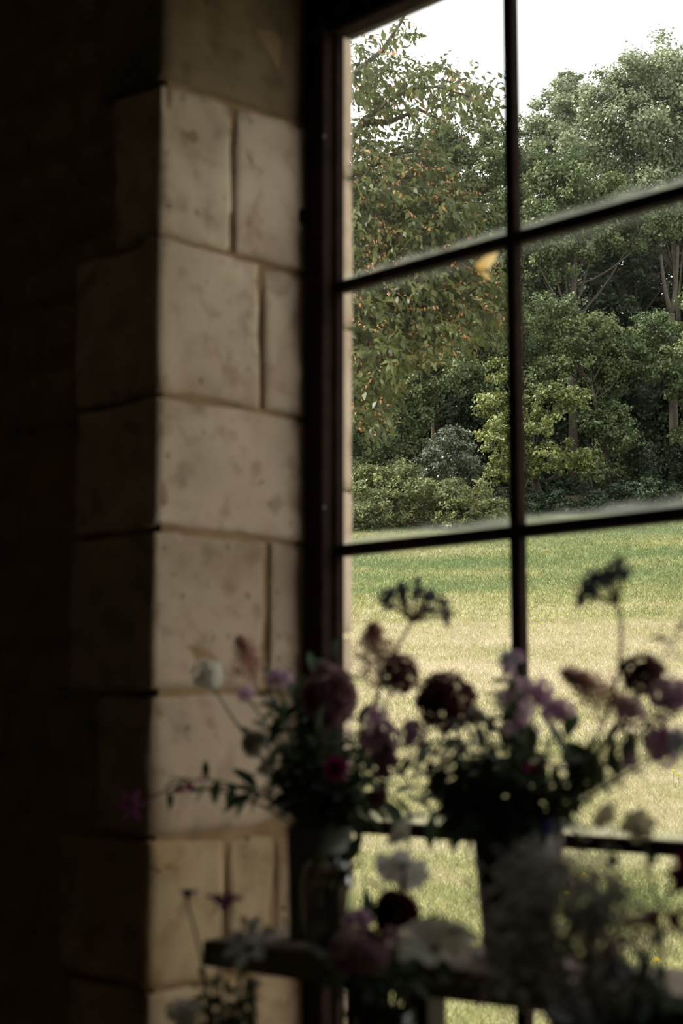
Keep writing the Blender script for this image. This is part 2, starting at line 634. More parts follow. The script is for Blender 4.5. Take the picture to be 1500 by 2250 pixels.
xL = XJ + 0.001
xM = XB0 - 0.007
bar('frame_stile', (xL, D - 0.045, ZBOT), (xM, D + 0.012, ZTOP), 0.006)
bar('frame_stile', (xM + 0.0005, D - 0.014, ZBOT), (XB0, D + 0.010, ZTOP), 0.005)
bar('frame_stile', (XR - 0.06, D - 0.03, ZBOT), (XR - 0.001, D + 0.03, ZTOP), 0.006)
bar('frame_head', (XB0 + 0.0005, D - 0.035, ZB[0]), (XR - 0.0605, D + 0.032, ZTOP), 0.008)
bar('frame_sill', (XB0 + 0.0005, D - 0.035, ZBOT), (XR - 0.0605, D + 0.032, ZB[4]), 0.008)
VB = [XB0 + PW * i for i in range(1, NCOL)]
HB = 0.0112
for x in VB:
    bar('glazing_bar', (x - HB, D - 0.012, ZB[4] + 0.0005), (x + HB, D + 0.012, ZB[0] - 0.0005), 0.004)
for z in ZB[1:4]:
    xs = [XB0] + VB + [XB0 + NCOL * PW]
    for i in range(NCOL):
        bar('glazing_bar', (xs[i] + (HB if i else 0) + 0.0004, D - 0.011, z - HB), (xs[i + 1] - HB - 0.0004, D + 0.013, z + HB), 0.004)
xs = [XB0] + VB + [XB0 + NCOL * PW]
for r in range(4):
    for c in range(NCOL):
        x0, x1 = xs[c] + (HB if c else 0), xs[c + 1] - (HB if c < NCOL - 1 else 0)
        z1, z0 = ZB[r] - (HB if r else 0), ZB[r + 1] + (HB if r < 3 else 0)
        mb = MB()
        mb.add([(x0, D + 0.008, z0), (x1, D + 0.008, z0), (x1, D + 0.008, z1), (x0, D + 0.008, z1)], [(0, 1, 2, 3)])
        me = mb.mesh('pane', M['glass'], Vector((x0, D + 0.008, z0)), False)
        o = link('pane', me, win)
        o.location = Vector((x0, D + 0.008, z0)) - win.location
# hinge pin on the left stile
p = at_y(697, 463, D - 0.055)
mb = MB()
mb.lathe([(0.0, -0.016), (0.007, -0.013), (0.009, 0.0), (0.007, 0.013), (0.0, 0.016)], (XJ + 0.002, D - 0.052, p.z), 12)
build('hinge_pin', mb, M['frame'], win)
for yy in (300, 1115):
    p = at_y(712, yy, D - 0.047)
    mb = MB(); mb.lathe([(0.0, 0.0), (0.004, 0.002), (0.003, 0.005), (0, 0.006)], (0, 0, 0), 8)
    mb.v = [Vector((v.x, -v.z, v.y)) + Vector((p.x, D - 0.045, p.z)) for v in mb.v]
    build('rivet', mb, M['zinc'], win)


# ------------------------------------------------------------------ the land outside
def zg(s, lat=0.0):
    """height of the ground, by distance along the view and sideways"""
    t = max(0.0, s - 4.0)
    z = 0.09 * t * min(1, t / 2.0) + 0.0021 * t * t
    if s > 52:
        z = 0.09 * 48 + 0.0021 * 48 * 48 + 0.02 * (s - 52)
    return z + 0.008 * lat * min(1, max(0, s - 8) / 20)


def ground(p):
    s = p.x * FH.x + p.y * FH.y
    lat = p.x * RT.x + p.y * RT.y
    return zg(s, lat)


NX, NS = 60, 90
V = []
ss = np.concatenate([np.linspace(0, 50, 70), np.linspace(51, 110, 20)])
ls = np.linspace(-45, 60, NX)
for s in ss:
    for l in ls:
        p = FH * s + RT * l
        V.append((p.x, p.y, zg(s, l) - 0.02))
Fc = []
Vn = np.array(V)
for i in range(NS - 1):
    for j in range(NX - 1):
        q = [i * NX + j, i * NX + j + 1, (i + 1) * NX + j + 1, (i + 1) * NX + j]
        if min(Vn[a][1] for a in q) > DO - 0.02:
            Fc.append(q)


def lawn_material(name, blades):
    m = bpy.data.materials.new(name)
    m.use_nodes = True
    nt = m.node_tree
    b = nt.nodes['Principled BSDF']
    b.inputs['Roughness'].default_value = 0.8
    b.inputs['Specular IOR Level'].default_value = 0.15
    L = nt.links.new
    g = nt.nodes.new('ShaderNodeNewGeometry')
    dp = nt.nodes.new('ShaderNodeVectorMath')
    dp.operation = 'DOT_PRODUCT'
    dp.inputs[1].default_value = tuple(FH)
    L(g.outputs['Position'], dp.inputs[0])
    mpg = nt.nodes.new('ShaderNodeMapping')
    mpg.inputs['Rotation'].default_value = (0, 0, -math.atan2(FH.y, FH.x))
    mpg.inputs['Scale'].default_value = (1, 1, 1)
    L(g.outputs['Position'], mpg.inputs[0])
    st = nt.nodes.new('ShaderNodeVectorMath')
    st.operation = 'MULTIPLY'
    st.inputs[1].default_value = (0.55, 0.22, 0.0)
    L(mpg.outputs[0], st.inputs[0])
    n1 = nt.nodes.new('ShaderNodeTexNoise')
    n1.inputs['Scale'].default_value = 1.0
    n1.inputs['Detail'].default_value = 5
    L(st.outputs[0], n1.inputs['Vector'])
    n2 = nt.nodes.new('ShaderNodeTexNoise')
    n2.inputs['Scale'].default_value = 3.2
    n2.inputs['Detail'].default_value = 5
    L(g.outputs['Position'], n2.inputs['Vector'])
    # the middle of the meadow has been mown and has dried out
    cr = nt.nodes.new('ShaderNodeValToRGB')
    e = cr.color_ramp.elements
    e[0].position, e[0].color = 0.0, (0.12,) * 3 + (1,)
    e[1].position, e[1].color = 1.0, (0.0,) * 3 + (1,)
    for pos, val in ((0.13, 0.32), (0.20, 0.60), (0.30, 0.72), (0.45, 0.92), (0.56, 0.70), (0.66, 0.25), (0.76, 0.12), (0.86, 0.25)):
        q = e.new(pos)
        q.color = (val,) * 3 + (1,)
    dv = nt.nodes.new('ShaderNodeMath')
    dv.operation = 'DIVIDE'
    dv.inputs[1].default_value = 46.0
    L(dp.outputs['Value'], dv.inputs[0])
    L(dv.outputs[0], cr.inputs[0])

    def ma(op, a, b_):
        q = nt.nodes.new('ShaderNodeMath')
        q.operation = op
        for i, z in enumerate((a, b_)):
            if isinstance(z, (int, float)):
                q.inputs[i].default_value = z
            else:
                L(z, q.inputs[i])
        return q.outputs[0]
    dry = ma('ADD', cr.outputs[0], ma('MULTIPLY', ma('SUBTRACT', n1.outputs['Fac'], 0.5), 1.5))
    dry = ma('ADD', dry, ma('MULTIPLY', ma('SUBTRACT', n2.outputs['Fac'], 0.5), 0.9))
    if blades:
        a = nt.nodes.new('ShaderNodeAttribute')
        a.attribute_name = 'tint'
        dry = ma('ADD', dry, ma('MULTIPLY', ma('SUBTRACT', a.outputs['Fac'], 0.5), 0.7))
    mx = nt.nodes.new('ShaderNodeValToRGB')
    e = mx.color_ramp.elements
    e[0].position, e[0].color = 0.05, (0.145, 0.195, 0.085, 1)
    e[1].position, e[1].color = 1.0, (0.49, 0.43, 0.31, 1)
    q = e.new(0.45)
    q.color = (0.30, 0.295, 0.125, 1)
    L(dry, mx.inputs[0])
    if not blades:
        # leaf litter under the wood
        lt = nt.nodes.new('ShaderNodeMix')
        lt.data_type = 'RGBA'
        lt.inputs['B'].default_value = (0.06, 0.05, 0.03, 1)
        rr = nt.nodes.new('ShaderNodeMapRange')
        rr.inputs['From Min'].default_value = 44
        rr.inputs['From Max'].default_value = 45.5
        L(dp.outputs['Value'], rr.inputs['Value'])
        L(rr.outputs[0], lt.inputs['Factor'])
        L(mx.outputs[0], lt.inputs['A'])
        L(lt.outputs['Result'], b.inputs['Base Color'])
    else:
        L(mx.outputs[0], b.inputs['Base Color'])
    if blades:
        t = nt.nodes.new('ShaderNodeBsdfTranslucent')
        L(mx.outputs[0], t.inputs[0])
        ms = nt.nodes.new('ShaderNodeMixShader')
        ms.inputs[0].default_value = 0.35
        L(b.outputs[0], ms.inputs[1])
        L(t.outputs[0], ms.inputs[2])
        L(ms.outputs[0], nt.nodes['Material Output'].inputs[0])
    return m


M['lawn'] = lawn_material('meadow_ground', False)
M['blade'] = lawn_material('grass_blades', True)
gme = np_mesh('ground', V, Fc, M['lawn'])
gme.polygons.foreach_set('use_smooth', [True] * len(gme.polygons))
tag(link('ground', gme), 'rising meadow ground beyond the window', kind='structure')


def scatter(n, s0, s1, u0, u1, p=1.0):
    """random points on the meadow, s along the view and u sideways (per metre of distance)"""
    q = rng.random(n)
    s = np.sqrt(s0 ** 2 + q * (s1 ** 2 - s0 ** 2)) if p == 1 else s0 + (s1 - s0) * q ** p
    u = u0 + (u1 - u0) * rng.random(n)
    lat = u * s
    P = np.outer(s, np.array(FH)) + np.outer(lat, np.array(RT))
    P[:, 2] = [zg(a, b) - 0.012 for a, b in zip(s, lat)]
    return P[P[:, 1] > DO + 0.08]


def grass(n, s0, s1, u0, u1, L, W):
    P = scatter(n, s0, s1, u0, u1)
    n = len(P)
    a = rng.random(n) * 2 * np.pi
    S = np.stack([np.cos(a), np.sin(a), np.zeros(n)], 1) * (W * (0.6 + 0.8 * rng.random(n)))[:, None]
    lean = np.stack([rng.normal(0, .8, n), rng.normal(0, .8, n), np.ones(n)], 1)
    T = norm(lean) * (L * (0.45 + 0.9 * rng.random(n)))[:, None]
    V = np.stack([P - S, P + S, P + T], 1).reshape(-1, 3)
    return V, np.arange(3 * n).reshape(n, 3), np.repeat(rng.random(n), 3)


parts = [grass(200000, 4.6, 14, -0.12, 0.30, 0.055, 0.0030), grass(160000, 14, 26, -0.10, 0.27, 0.068, 0.0052), grass(160000, 26, 45.2, -0.10, 0.26, 0.085, 0.010)]
off = 0
Vs, Fs, Ts = [], [], []
for v_, f_, t_ in parts:
    Vs.append(v_); Fs.append(f_ + off); Ts.append(t_); off += len(v_)
tag(link('meadow_grass', np_mesh('meadow_grass', np.concatenate(Vs), np.concatenate(Fs), M['blade'], np.concatenate(Ts))), 'short sunlit meadow grass, green above and dry straw in the middle', 'grass', kind='stuff')

# white clover specks far out: nobody could count them
P = scatter(420, 12, 40, -0.02, 0.25)
mb = MB()
for q in P:
    c = Vector(q) + Vector((0, 0, 0.085))
    r = random.uniform(0.006, 0.012)
    mb.lathe([(0.002, -0.09), (0.002, -r * 0.6), (r, 0), (r * 0.6, r * 0.8), (0.001, r)], c, 5)
tag(build('clover_heads', mb, M['white']), 'tiny white clover heads speckled over the meadow', 'clover', kind='stuff')


def meadow_flower(px, s_guess, py, colr, r, label, group):
    # find the ground point under this pixel
    d = ray(px, py)
    t = 2.0
    while t < 60 and (CAM + d * t).z > ground(CAM + d * t) + 0.08:
        t += 0.05
    q = CAM + d * t
    q.z = ground(q) - 0.01
    root = empty('dandelion', q, label, 'flower', group)
    mb = MB(); mb.tube([q, q + Vector((0.004, 0, 0.05)), q + Vector((0, 0.004, 0.095))], 0.0018, 0.0014, 5); build('stem', mb, M['stem'], root)
    mb = MB()
    for k in range(16):
        a = k * 2.399
        el = 0.25 + 0.9 * (k / 16)
        dv = Vector((math.cos(a) * math.cos(el), math.sin(a) * math.cos(el), math.sin(el)))
        mb.petal(q + Vector((0, 0.004, 0.095)), dv, Vector((0, 0, 1)), r, r * 0.5, 0.05)
    build('flower_head', mb, M[colr], root)


meadow_flower(1282, 9, 1930, 'yellow', 0.022, 'upper of two yellow dandelions near the window, beside grey flower spray', 'yellow dandelions in the meadow')
meadow_flower(1243, 9, 1974, 'yellow', 0.022, 'lower of two yellow dandelions near the window, behind grey flower spray', 'yellow dandelions in the meadow')
for px, py in ((1180, 1365), (1190, 1372), (1245, 1352), (1258, 1348), (1172, 1378), (1405, 1390), (1420, 1395), (1452, 1392), (1165, 1388), (1210, 1360), (866, 1362), (858, 1368), (1478, 1698), (1490, 1705), (1440, 2118), (1085, 1590), (1230, 1345)):
    meadow_flower(px, 20, py, 'yellow', 0.020, 'tiny yellow dandelion far out on the sunlit meadow', 'small far yellow dandelions')


# ------------------------------------------------------------------ trees
def tree(name, label, lobes, s, leafm, base=None, leaf=0.13, dens=1.0, cat='tree', group=None, trunk_r=0.18, russet=None, barkm='bark', clump=0.34, show=None):
    """lobes: (px, py, radius px[, depth offset]); every lobe is a tuft-covered ball of leaves"""
    k = s / FPX
    L = []
    for lb in lobes:
        ds = lb[3] if len(lb) > 3 else random.uniform(-0.8, 0.8)
        L.append((at_s(lb[0], lb[1], s + ds), lb[2] * k))
    cx = sum((c.x for c, r in L)) / len(L)
    cy = sum((c.y for c, r in L)) / len(L)
    if base is not None:
        bp = at_s(base, 1000, s + 0.5)
    else:
        bp = Vector((cx, cy, 0)) + FH * 0.5
    bp.z = ground(bp) - 0.15
    root = empty(name, bp, label, cat, group)
    zmid = sum(c.z for c, r in L) / len(L)
    top = Vector((cx, cy, max(zmid, bp.z + 1)))
    mb = MB()
    tr = bez(bp, bp * 0.5 + top * 0.5 + Vector((random.uniform(-.4, .4), random.uniform(-.4, .4), 0)), top, 9)
    mb.tube(tr, trunk_r, trunk_r * 0.45, 9)
    build('trunk', mb, M[barkm], root)
    mb = MB()
    for c, r in L:
        st = tr[min(8, max(2, int((c.z - bp.z) / max(top.z - bp.z, .1) * 6)))]
        mid = (st + c) / 2 + Vector((0, 0, -0.15 * (c - st).length)) + rvec() * 0.2
        mb.tube(bez(st, mid, c, 6), trunk_r * 0.28, 0.015, 5)
        for _ in range(3):
            e = c + rvec() * r * 0.9
            mb.tube(bez(c, (c + e) / 2 + rvec() * r * 0.2, e, 4), 0.022, 0.006, 4)
    build('branches', mb, M[barkm], root)
    Vs, Fs, Ts, off = [], [], [], 0
    for c, r in L:
        nc = int(26 * dens)
        C = norm(rng.normal(0, 1, (nc, 3)))
        C = C * (r * (0.30 + 0.75 * rng.random(nc) ** 0.6))[:, None] * np.array([1.05, 1.05, 0.9])
        tl = rng.random() * 0.35
        per = max(6, int(dens * 42 * (r / leaf) ** 2 / nc))
        n = nc * per
        cc = np.repeat(C, per, axis=0)
        P = cc + rng.normal(0, 1, (n, 3)) * (r * clump * 0.45) * np.array([1, 1, 0.75])
        outv = norm(P)
        N = norm(outv * 0.7 + np.array([0, 0, 0.5]) + rng.normal(0, .55, (n, 3)))
        T = norm(np.cross(N, rng.normal(0, 1, (n, 3))) + outv * 0.5 + np.array([0, 0, -0.25]))
        P = P + np.array(c) - T * (leaf * 0.5)
        sz = leaf * (0.6 + 0.7 * rng.random(n))
        tint = np.clip(np.repeat(rng.random(nc) * 0.4, per) + tl + rng.normal(0, .16, n), 0, 1)
        v_, f_, t_ = leaf_quads(P, T, N, sz, sz * 0.75, tint, 0.15)
        Vs.append(v_); Fs.append(f_ + off); Ts.append(t_); off += len(v_)
    V = np.concatenate(Vs) - np.array(bp)
    o = link('foliage', np_mesh('foliage', V, np.concatenate(Fs), leafm, np.concatenate(Ts)), root)
    o['kind'] = 'stuff'
    return root


M['bark'] = nmat('bark', (0.045, 0.037, 0.028), (0.085, 0.068, 0.05), 12, 0.9, 0.5)
M['t_oak'] = leaf_mat('oak_leaves', (0.06, 0.092, 0.038), (0.23, 0.27, 0.12), 0.22, 0.5, 'tint', 0.3)
M['t_pale'] = leaf_mat('pale_leaves', (0.14, 0.175, 0.10), (0.33, 0.37, 0.22), 0.25, 0.5, 'tint', 0.3)
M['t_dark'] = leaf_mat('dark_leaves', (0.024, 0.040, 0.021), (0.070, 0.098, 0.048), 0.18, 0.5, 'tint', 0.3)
M['t_yel'] = leaf_mat('yellow_green_leaves', (0.09, 0.12, 0.04), (0.32, 0.33, 0.12), 0.25, 0.5, 'tint', 0.3)
M['t_bush'] = leaf_mat('bush_leaves', (0.09, 0.115, 0.05), (0.32, 0.335, 0.14), 0.25, 0.5, 'tint', 0.3)
M['t_ivy'] = leaf_mat('ivy_leaves', (0.065, 0.085, 0.055), (0.20, 0.235, 0.16), 0.15, 0.4, 'tint', 0.5)
M['t_cherry'] = leaf_mat('cherry_leaves', (0.055, 0.075, 0.028), (0.16, 0.175, 0.06), 0.4, 0.45, 'tint', 0.4)
M['t_russet'] = leaf_mat('russet_leaves', (0.42, 0.24, 0.07), (0.60, 0.30, 0.18), 0.4, 0.5, 'tint', 0.3)

G = 'woodland trees at the top of the meadow'
_q = random.Random(5)
tree('oak_tree', 'tallest pale green tree on the skyline at the right of the window', [(1450, 160, 85), (1385, 185, 75), (1500, 190, 100), (1340, 240, 80), (1420, 280, 105), (1510, 310, 110), (1345, 345, 90), (1440, 400, 95), (1580, 240, 120), (1590, 420, 120), (1290, 300, 75), (1510, 440, 80), (1380, 430, 70), (1640, 330, 120)], 55, M['t_pale'], 1500, 0.13, 1.0, group=G, trunk_r=0.12)
tree('ash_tree', 'narrow pointed hazy green tree on the skyline right of the upright bar', [(1252, 180, 32), (1240, 215, 48), (1205, 255, 52), (1275, 240, 52), (1180, 300, 55), (1150, 350, 60), (1240, 290, 60), (1130, 400, 60), (1195, 360, 55)], 59, M['t_pale'], 1200, 0.13, 1.0, group=G)
tree('lime_tree', 'rounded mid green tree below the skyline, between upright bar and tallest tree', [(1215, 370, 65), (1165, 440, 60), (1265, 390, 70), (1320, 450, 70), (1200, 500, 65), (1260, 480, 65), (1310, 520, 60), (1155, 510, 50), (1180, 580, 50), (1240, 570, 55), (1400, 500, 60), (1460, 470, 60)], 53, M['t_oak'], 1260, 0.12, 1.0, group=G)
tree('sycamore_tree', 'dark rounded tree on the skyline behind the russet-flecked branches', [(960, 310, 55), (1015, 315, 60), (1080, 305, 48), (905, 350, 55), (990, 380, 65), (1060, 385, 60), (1110, 340, 50), (960, 450, 70), (860, 420, 75), (800, 480, 80), (1080, 460, 50), (1020, 480, 60), (740, 440, 90), (680, 520, 100)], 57, M['t_oak'], 960, 0.13, 1.0, group=G, trunk_r=0.2)
tree('beech_tree', 'shaded dark tree with bare forked trunk under the tallest tree', [(1300, 590, 50), (1390, 590, 42), (1340, 640, 38), (1220, 620, 50), (1500, 560, 55), (1560, 600, 70), (1160, 640, 50), (1400, 650, 35), (1440, 560, 30), (1250, 560, 50), (1350, 540, 50), (1180, 560, 45), (1290, 660, 45), (1540, 500, 60)], 57, M['t_dark'], 1470, 0.12, 1.0, group=G, trunk_r=0.22)
tree('oak_tree', 'spreading oak with lumpy lit crown right of the upright bar, mid height', [(1185, 690, 50), (1235, 700, 55), (1295, 725, 52), (1350, 740, 42), (1180, 765, 55), (1255, 795, 60), (1335, 800, 60), (1385, 775, 42), (1325, 850, 42), (1205, 825, 42), (1345, 905, 36), (1345, 950, 44), (1330, 985, 36), (1375, 965, 30), (1310, 1040, 36), (1350, 1045, 34), (1270, 760, 50), (1300, 930, 36)], 49, M['t_oak'], 1345, 0.105, 1.0, group=G, trunk_r=0.11)
tree('hornbeam_tree', 'dark green tree cut off by the right edge of the picture, mid height', [(1440, 725, 52), (1490, 765, 60), (1445, 805, 52), (1510, 840, 55), (1505, 950, 34), (1570, 760, 80), (1590, 880, 70), (1560, 640, 70)], 50, M['t_oak'], 1560, 0.11, 1.0, group=G)
tree('maple_tree', 'yellow-green drooping tree crossing behind the upright window bar', [(1105, 820, 40), (1080, 890, 42), (1110, 950, 48), (1100, 1030, 36), (1150, 870, 46), (1210, 885, 44), (1255, 880, 36), (1185, 930, 40), (1125, 1000, 40), (1195, 1000, 40), (1255, 1000, 36), (1290, 1015, 30), (1170, 1030, 26), (1090, 960, 40), (1140, 920, 44), (1235, 1020, 28)], 45.5, M['t_yel'], 1190, 0.10, 1.0, group=G, trunk_r=0.15)
tree('ivy_bush', 'round glossy dark bush left of the upright window bar', [(975, 985, 42), (1015, 990, 42), (955, 1035, 38), (1000, 1040, 42), (945, 1010, 32), (1035, 1030, 32), (985, 960, 30)], 44, M['t_ivy'], 985, 0.085, 1.0, 'bush', 'bushes along the woodland edge', 0.08)
tree('hawthorn_bush', 'wide olive-yellow bush at the meadow edge in the lower left pane corner', [(825, 1060, 46), (880, 1050, 46), (800, 1120, 56), (865, 1115, 56), (935, 1105, 48), (985, 1105, 42), (925, 1150, 38), (785, 1180, 46), (850, 1170, 40), (720, 1120, 70), (905, 1075, 40), (1030, 1120, 36), (980, 1145, 32), (1060, 1140, 30), (1085, 1120, 34), (790, 1055, 40), (1000, 1085, 36), (1045, 1085, 34), (960, 1080, 34)], 42, M['t_bush'], 860, 0.085, 1.0, 'bush', 'bushes along the woodland edge', 0.08)
tree('hazel_tree', 'dark green leafy tree hanging below the russet-flecked branches', [(800, 950, 46), (830, 915, 50), (880, 870, 55), (935, 845, 52), (1000, 815, 52), (900, 800, 55), (840, 855, 55), (1055, 845, 34), (950, 785, 55), (1040, 770, 50), (1105, 745, 42), (790, 870, 55), (790, 1000, 46), (850, 975, 38), (740, 900, 70), (720, 800, 80), (1090, 690, 40), (1110, 640, 40), (880, 930, 44), (930, 900, 44), (860, 1010, 40), (900, 970, 40)], 48.5, M['t_oak'], 860, 0.105, 1.0, group=G, trunk_r=0.09)
for nm, lb, x0, x1 in (('bramble_bush', 'low dark bramble at the meadow edge beside the upright bar', 1100, 1230), ('bramble_bush', 'low dark bramble at the meadow edge below the yellow-green tree', 1230, 1360), ('bramble_bush', 'low dark bramble at the meadow edge near the right picture edge', 1360, 1500), ('bramble_bush', 'low dark bramble past the right picture edge', 1500, 1640)):
    tree(nm, lb, [(x0 + (x1 - x0) * (i + .5) / 8, 1116 - 20 * (x0 - 1100) / 500 + _q.uniform(-24, 12), _q.uniform(20, 34), _q.uniform(-.6, .6)) for i in range(8)], 45.2, M['t_dark'], (x0 + x1) / 2, 0.085, 1.0, 'bush', 'bushes along the woodland edge', 0.05)
tree('understory_bush', 'deeply shaded low thicket under the trees right of the upright bar', [(1170, 1085, 40), (1235, 1085, 40), (1305, 1080, 44), (1370, 1075, 42), (1430, 1070, 40), (1490, 1065, 40), (1420, 1010, 46), (1560, 1060, 60), (1105, 1095, 36), (1060, 1100, 36), (1490, 1000, 36)], 49.5, M['t_dark'], 1320, 0.10, 1.0, 'bush', 'bushes along the woodland edge', 0.08)
_r = random.Random(3)
hollow = [('holly_tree', 'shaded dark tree in the hollow just right of the upright bar', 1110, 1270, 55), ('holly_tree', 'shaded dark tree in the hollow below the lumpy oak crown', 1270, 1400, 55), ('holly_tree', 'shaded dark tree in the hollow by the bare forked trunk', 1400, 1530, 55), ('holly_tree', 'shaded dark tree past the right edge of the picture', 1530, 1640, 55),
          ('yew_tree', 'shaded dark tree in the hollow behind the left stile', 690, 830, 54), ('yew_tree', 'shaded dark tree in the hollow behind the round glossy bush', 830, 980, 54), ('yew_tree', 'shaded dark tree in the hollow just left of the upright bar', 980, 1130, 54)]
for nm, lb, x0, x1, sd2 in hollow:
    tree(nm, lb, [(_r.uniform(x0, x1), 640 + 440 * (i + .5) / 13, _r.uniform(44, 62), _r.uniform(-1.5, 1.5)) for i in range(13)], sd2, M['t_dark'], (x0 + x1) / 2, 0.14, 1.0, group=G, trunk_r=0.10)
back = ['furthest dark tree behind the stone jamb', 'furthest dark tree behind the left stile', 'furthest dark tree behind the russet-flecked branches', 'furthest dark tree behind the upright bar', 'furthest dark tree behind the lumpy oak crown', 'furthest dark tree behind the bare forked trunk', 'furthest dark tree past the right picture edge']
for j, lb in enumerate(back):
    xc = 605 + 180 * j
    tree('wood_tree', lb, [(xc + dx + _r.uniform(-25, 25), py, 105, _r.uniform(-2, 2)) for dx in (-45, 45) for py in (480, 580, 690, 800, 910, 1010, 1090) if not (xc < 1100 and py < 500)], 64, M['t_dark'], xc, 0.24, 1.0, group=G)

# the wood carries on to the left, behind the stone jamb
for lb, xc in (('first wood tree left of the window opening', 560), ('second wood tree left of the window opening', 390), ('third wood tree left of the window opening', 215), ('last wood tree left of the window opening', 40)):
    tree('sycamore_tree', lb, [(xc + dx + _r.uniform(-25, 25), py, 105, _r.uniform(-2, 2)) for dx in (-45, 45) for py in (430, 560, 690, 820, 950, 1070)], 52, M['t_oak'], xc, 0.27, 1.0, group=G)
# unseen trees carry the wood on to the right, added to block low sky
side = ['nearest of the big trees beyond the right picture edge', 'second big tree beyond the right picture edge', 'third big tree beyond the right picture edge', 'fourth big tree beyond the right picture edge', 'fifth big tree beyond the right picture edge', 'sixth big tree beyond the right picture edge', 'last big tree beyond the right picture edge']
for j, lb in enumerate(side):
    u_ = 0.40 + 0.27 * j
    sc_ = 26 - 1.6 * j
    rp = 2.3 / sc_ * FPX
    zs = [zg(sc_, u_ * sc_) + h for h in (2.2, 5.2, 8.4, 11.4, 14.0)]
    tree('beech_tree', lb, [(750 + FPX * (u_ + du), 1576 - FPX * (z - 1.4) / sc_, rp * (1.0 if z < zs[4] else 0.8), _r.uniform(-1.2, 1.2)) for z in zs for du in (-0.07, 0.08)], sc_, M['t_oak'], 750 + FPX * u_, 0.50, 1.0, group='big trees to the right of the meadow', trunk_r=0.25)

# forked bare trunk that shows in the gap under the tallest tree
fk = empty('forked_tree', at_s(1478, 1080, 53), 'bare forked grey-brown trunk in the dark gap at the right edge', 'tree', G)
mb = MB()
c0, c1, c2, c3 = at_s(1478, 1080, 53), at_s(1474, 690, 53), at_s(1452, 560, 53), at_s(1488, 540, 53.3)
mb.tube(bez(c0, at_s(1482, 880, 53), c1, 8), 0.17, 0.12, 8)
build('trunk', mb, M['bark'], fk)
for e in (c2, c3):
    mb = MB()
    mb.tube(bez(c1, (c1 + e) / 2 + RT * (0.12 if e is c3 else -0.12), e, 7), 0.095, 0.05, 7)
    build('limb', mb, M['bark'], fk)

# the near tree with russet-flecked leaves, hanging in from the left
CS = 14.5
ck = CS / FPX
cb = at_s(600, 1600, CS)
cb.z = ground(cb) - 0.1
ch = empty('cherry_tree', cb, 'near tree with russet-flecked hanging leaves behind the left panes', 'tree')
mb = MB()
fork = at_s(650, 480, CS)
mb.tube(bez(cb, at_s(610, 1000, CS), fork, 10), 0.16, 0.10, 9)
build('trunk', mb, M['bark'], ch)
limbs = [[(650, 480), (760, 330), (800, 265), (850, 222), (905, 195), (960, 190), (1040, 215)], [(650, 480), (700, 300), (780, 160), (840, 110), (880, 50), (900, 10)], [(650, 480), (780, 430), (900, 400), (1000, 440), (1060, 480)],
         [(650, 480), (760, 500), (880, 520), (1000, 560), (1080, 610)], [(640, 600), (760, 620), (880, 650), (990, 690)], [(635, 700), (760, 720), (820, 790), (830, 900)], [(800, 265), (850, 270), (920, 240), (980, 270)], [(650, 480), (760, 400), (860, 340), (930, 330)]]
for lm in limbs:
    pts = [at_s(a, b_, CS + random.uniform(-.25, .25)) for a, b_ in lm]
    mb = MB()
    mb.tube(pts, 0.042, 0.008, 6)
    build('limb', mb, M['bark'], ch)
vols = [(805, 110, 48, 45, .50), (870, 65, 45, 35, .40), (825, 170, 60, 50, .85), (950, 175, 70, 36, .9), (1030, 205, 58, 36, .9), (895, 220, 80, 36, .5), (800, 235, 45, 55, .6), (1062, 235, 34, 28, .6), (905, 150, 45, 30, .5),
        (985, 235, 60, 22, .6), (800, 310, 40, 50, .8), (900, 285, 60, 25, .5),
        (830, 375, 75, 65, 1.1), (920, 390, 72, 65, 1.1), (850, 460, 90, 70, 1.2), (950, 455, 75, 65, 1.1), (1010, 470, 50, 45, .9), (860, 540, 100, 70, 1.2), (970, 535, 80, 60, 1.2), (1050, 545, 45, 38, .8),
        (870, 630, 105, 65, 1.2), (1000, 630, 85, 55, 1.1), (1070, 640, 42, 40, .9), (830, 715, 80, 55, 1.1), (930, 715, 85, 45, 1.1), (1040, 700, 55, 36, .9), (815, 795, 62, 55, 1), (890, 770, 60, 36, .8), (805, 870, 42, 50, .9), (790, 925, 25, 30, .7),
        (700, 200, 80, 100, .5), (700, 420, 80, 110, .7), (690, 640, 80, 110, .7), (700, 840, 60, 90, .6), (570, 300, 90, 120, .35), (560, 540, 90, 120, .35), (580, 760, 70, 100, .3)]
LP, LT, LN, LS, LC, RP, RT_, RN, RS = [], [], [], [], [], [], [], [], []
tw = MB()
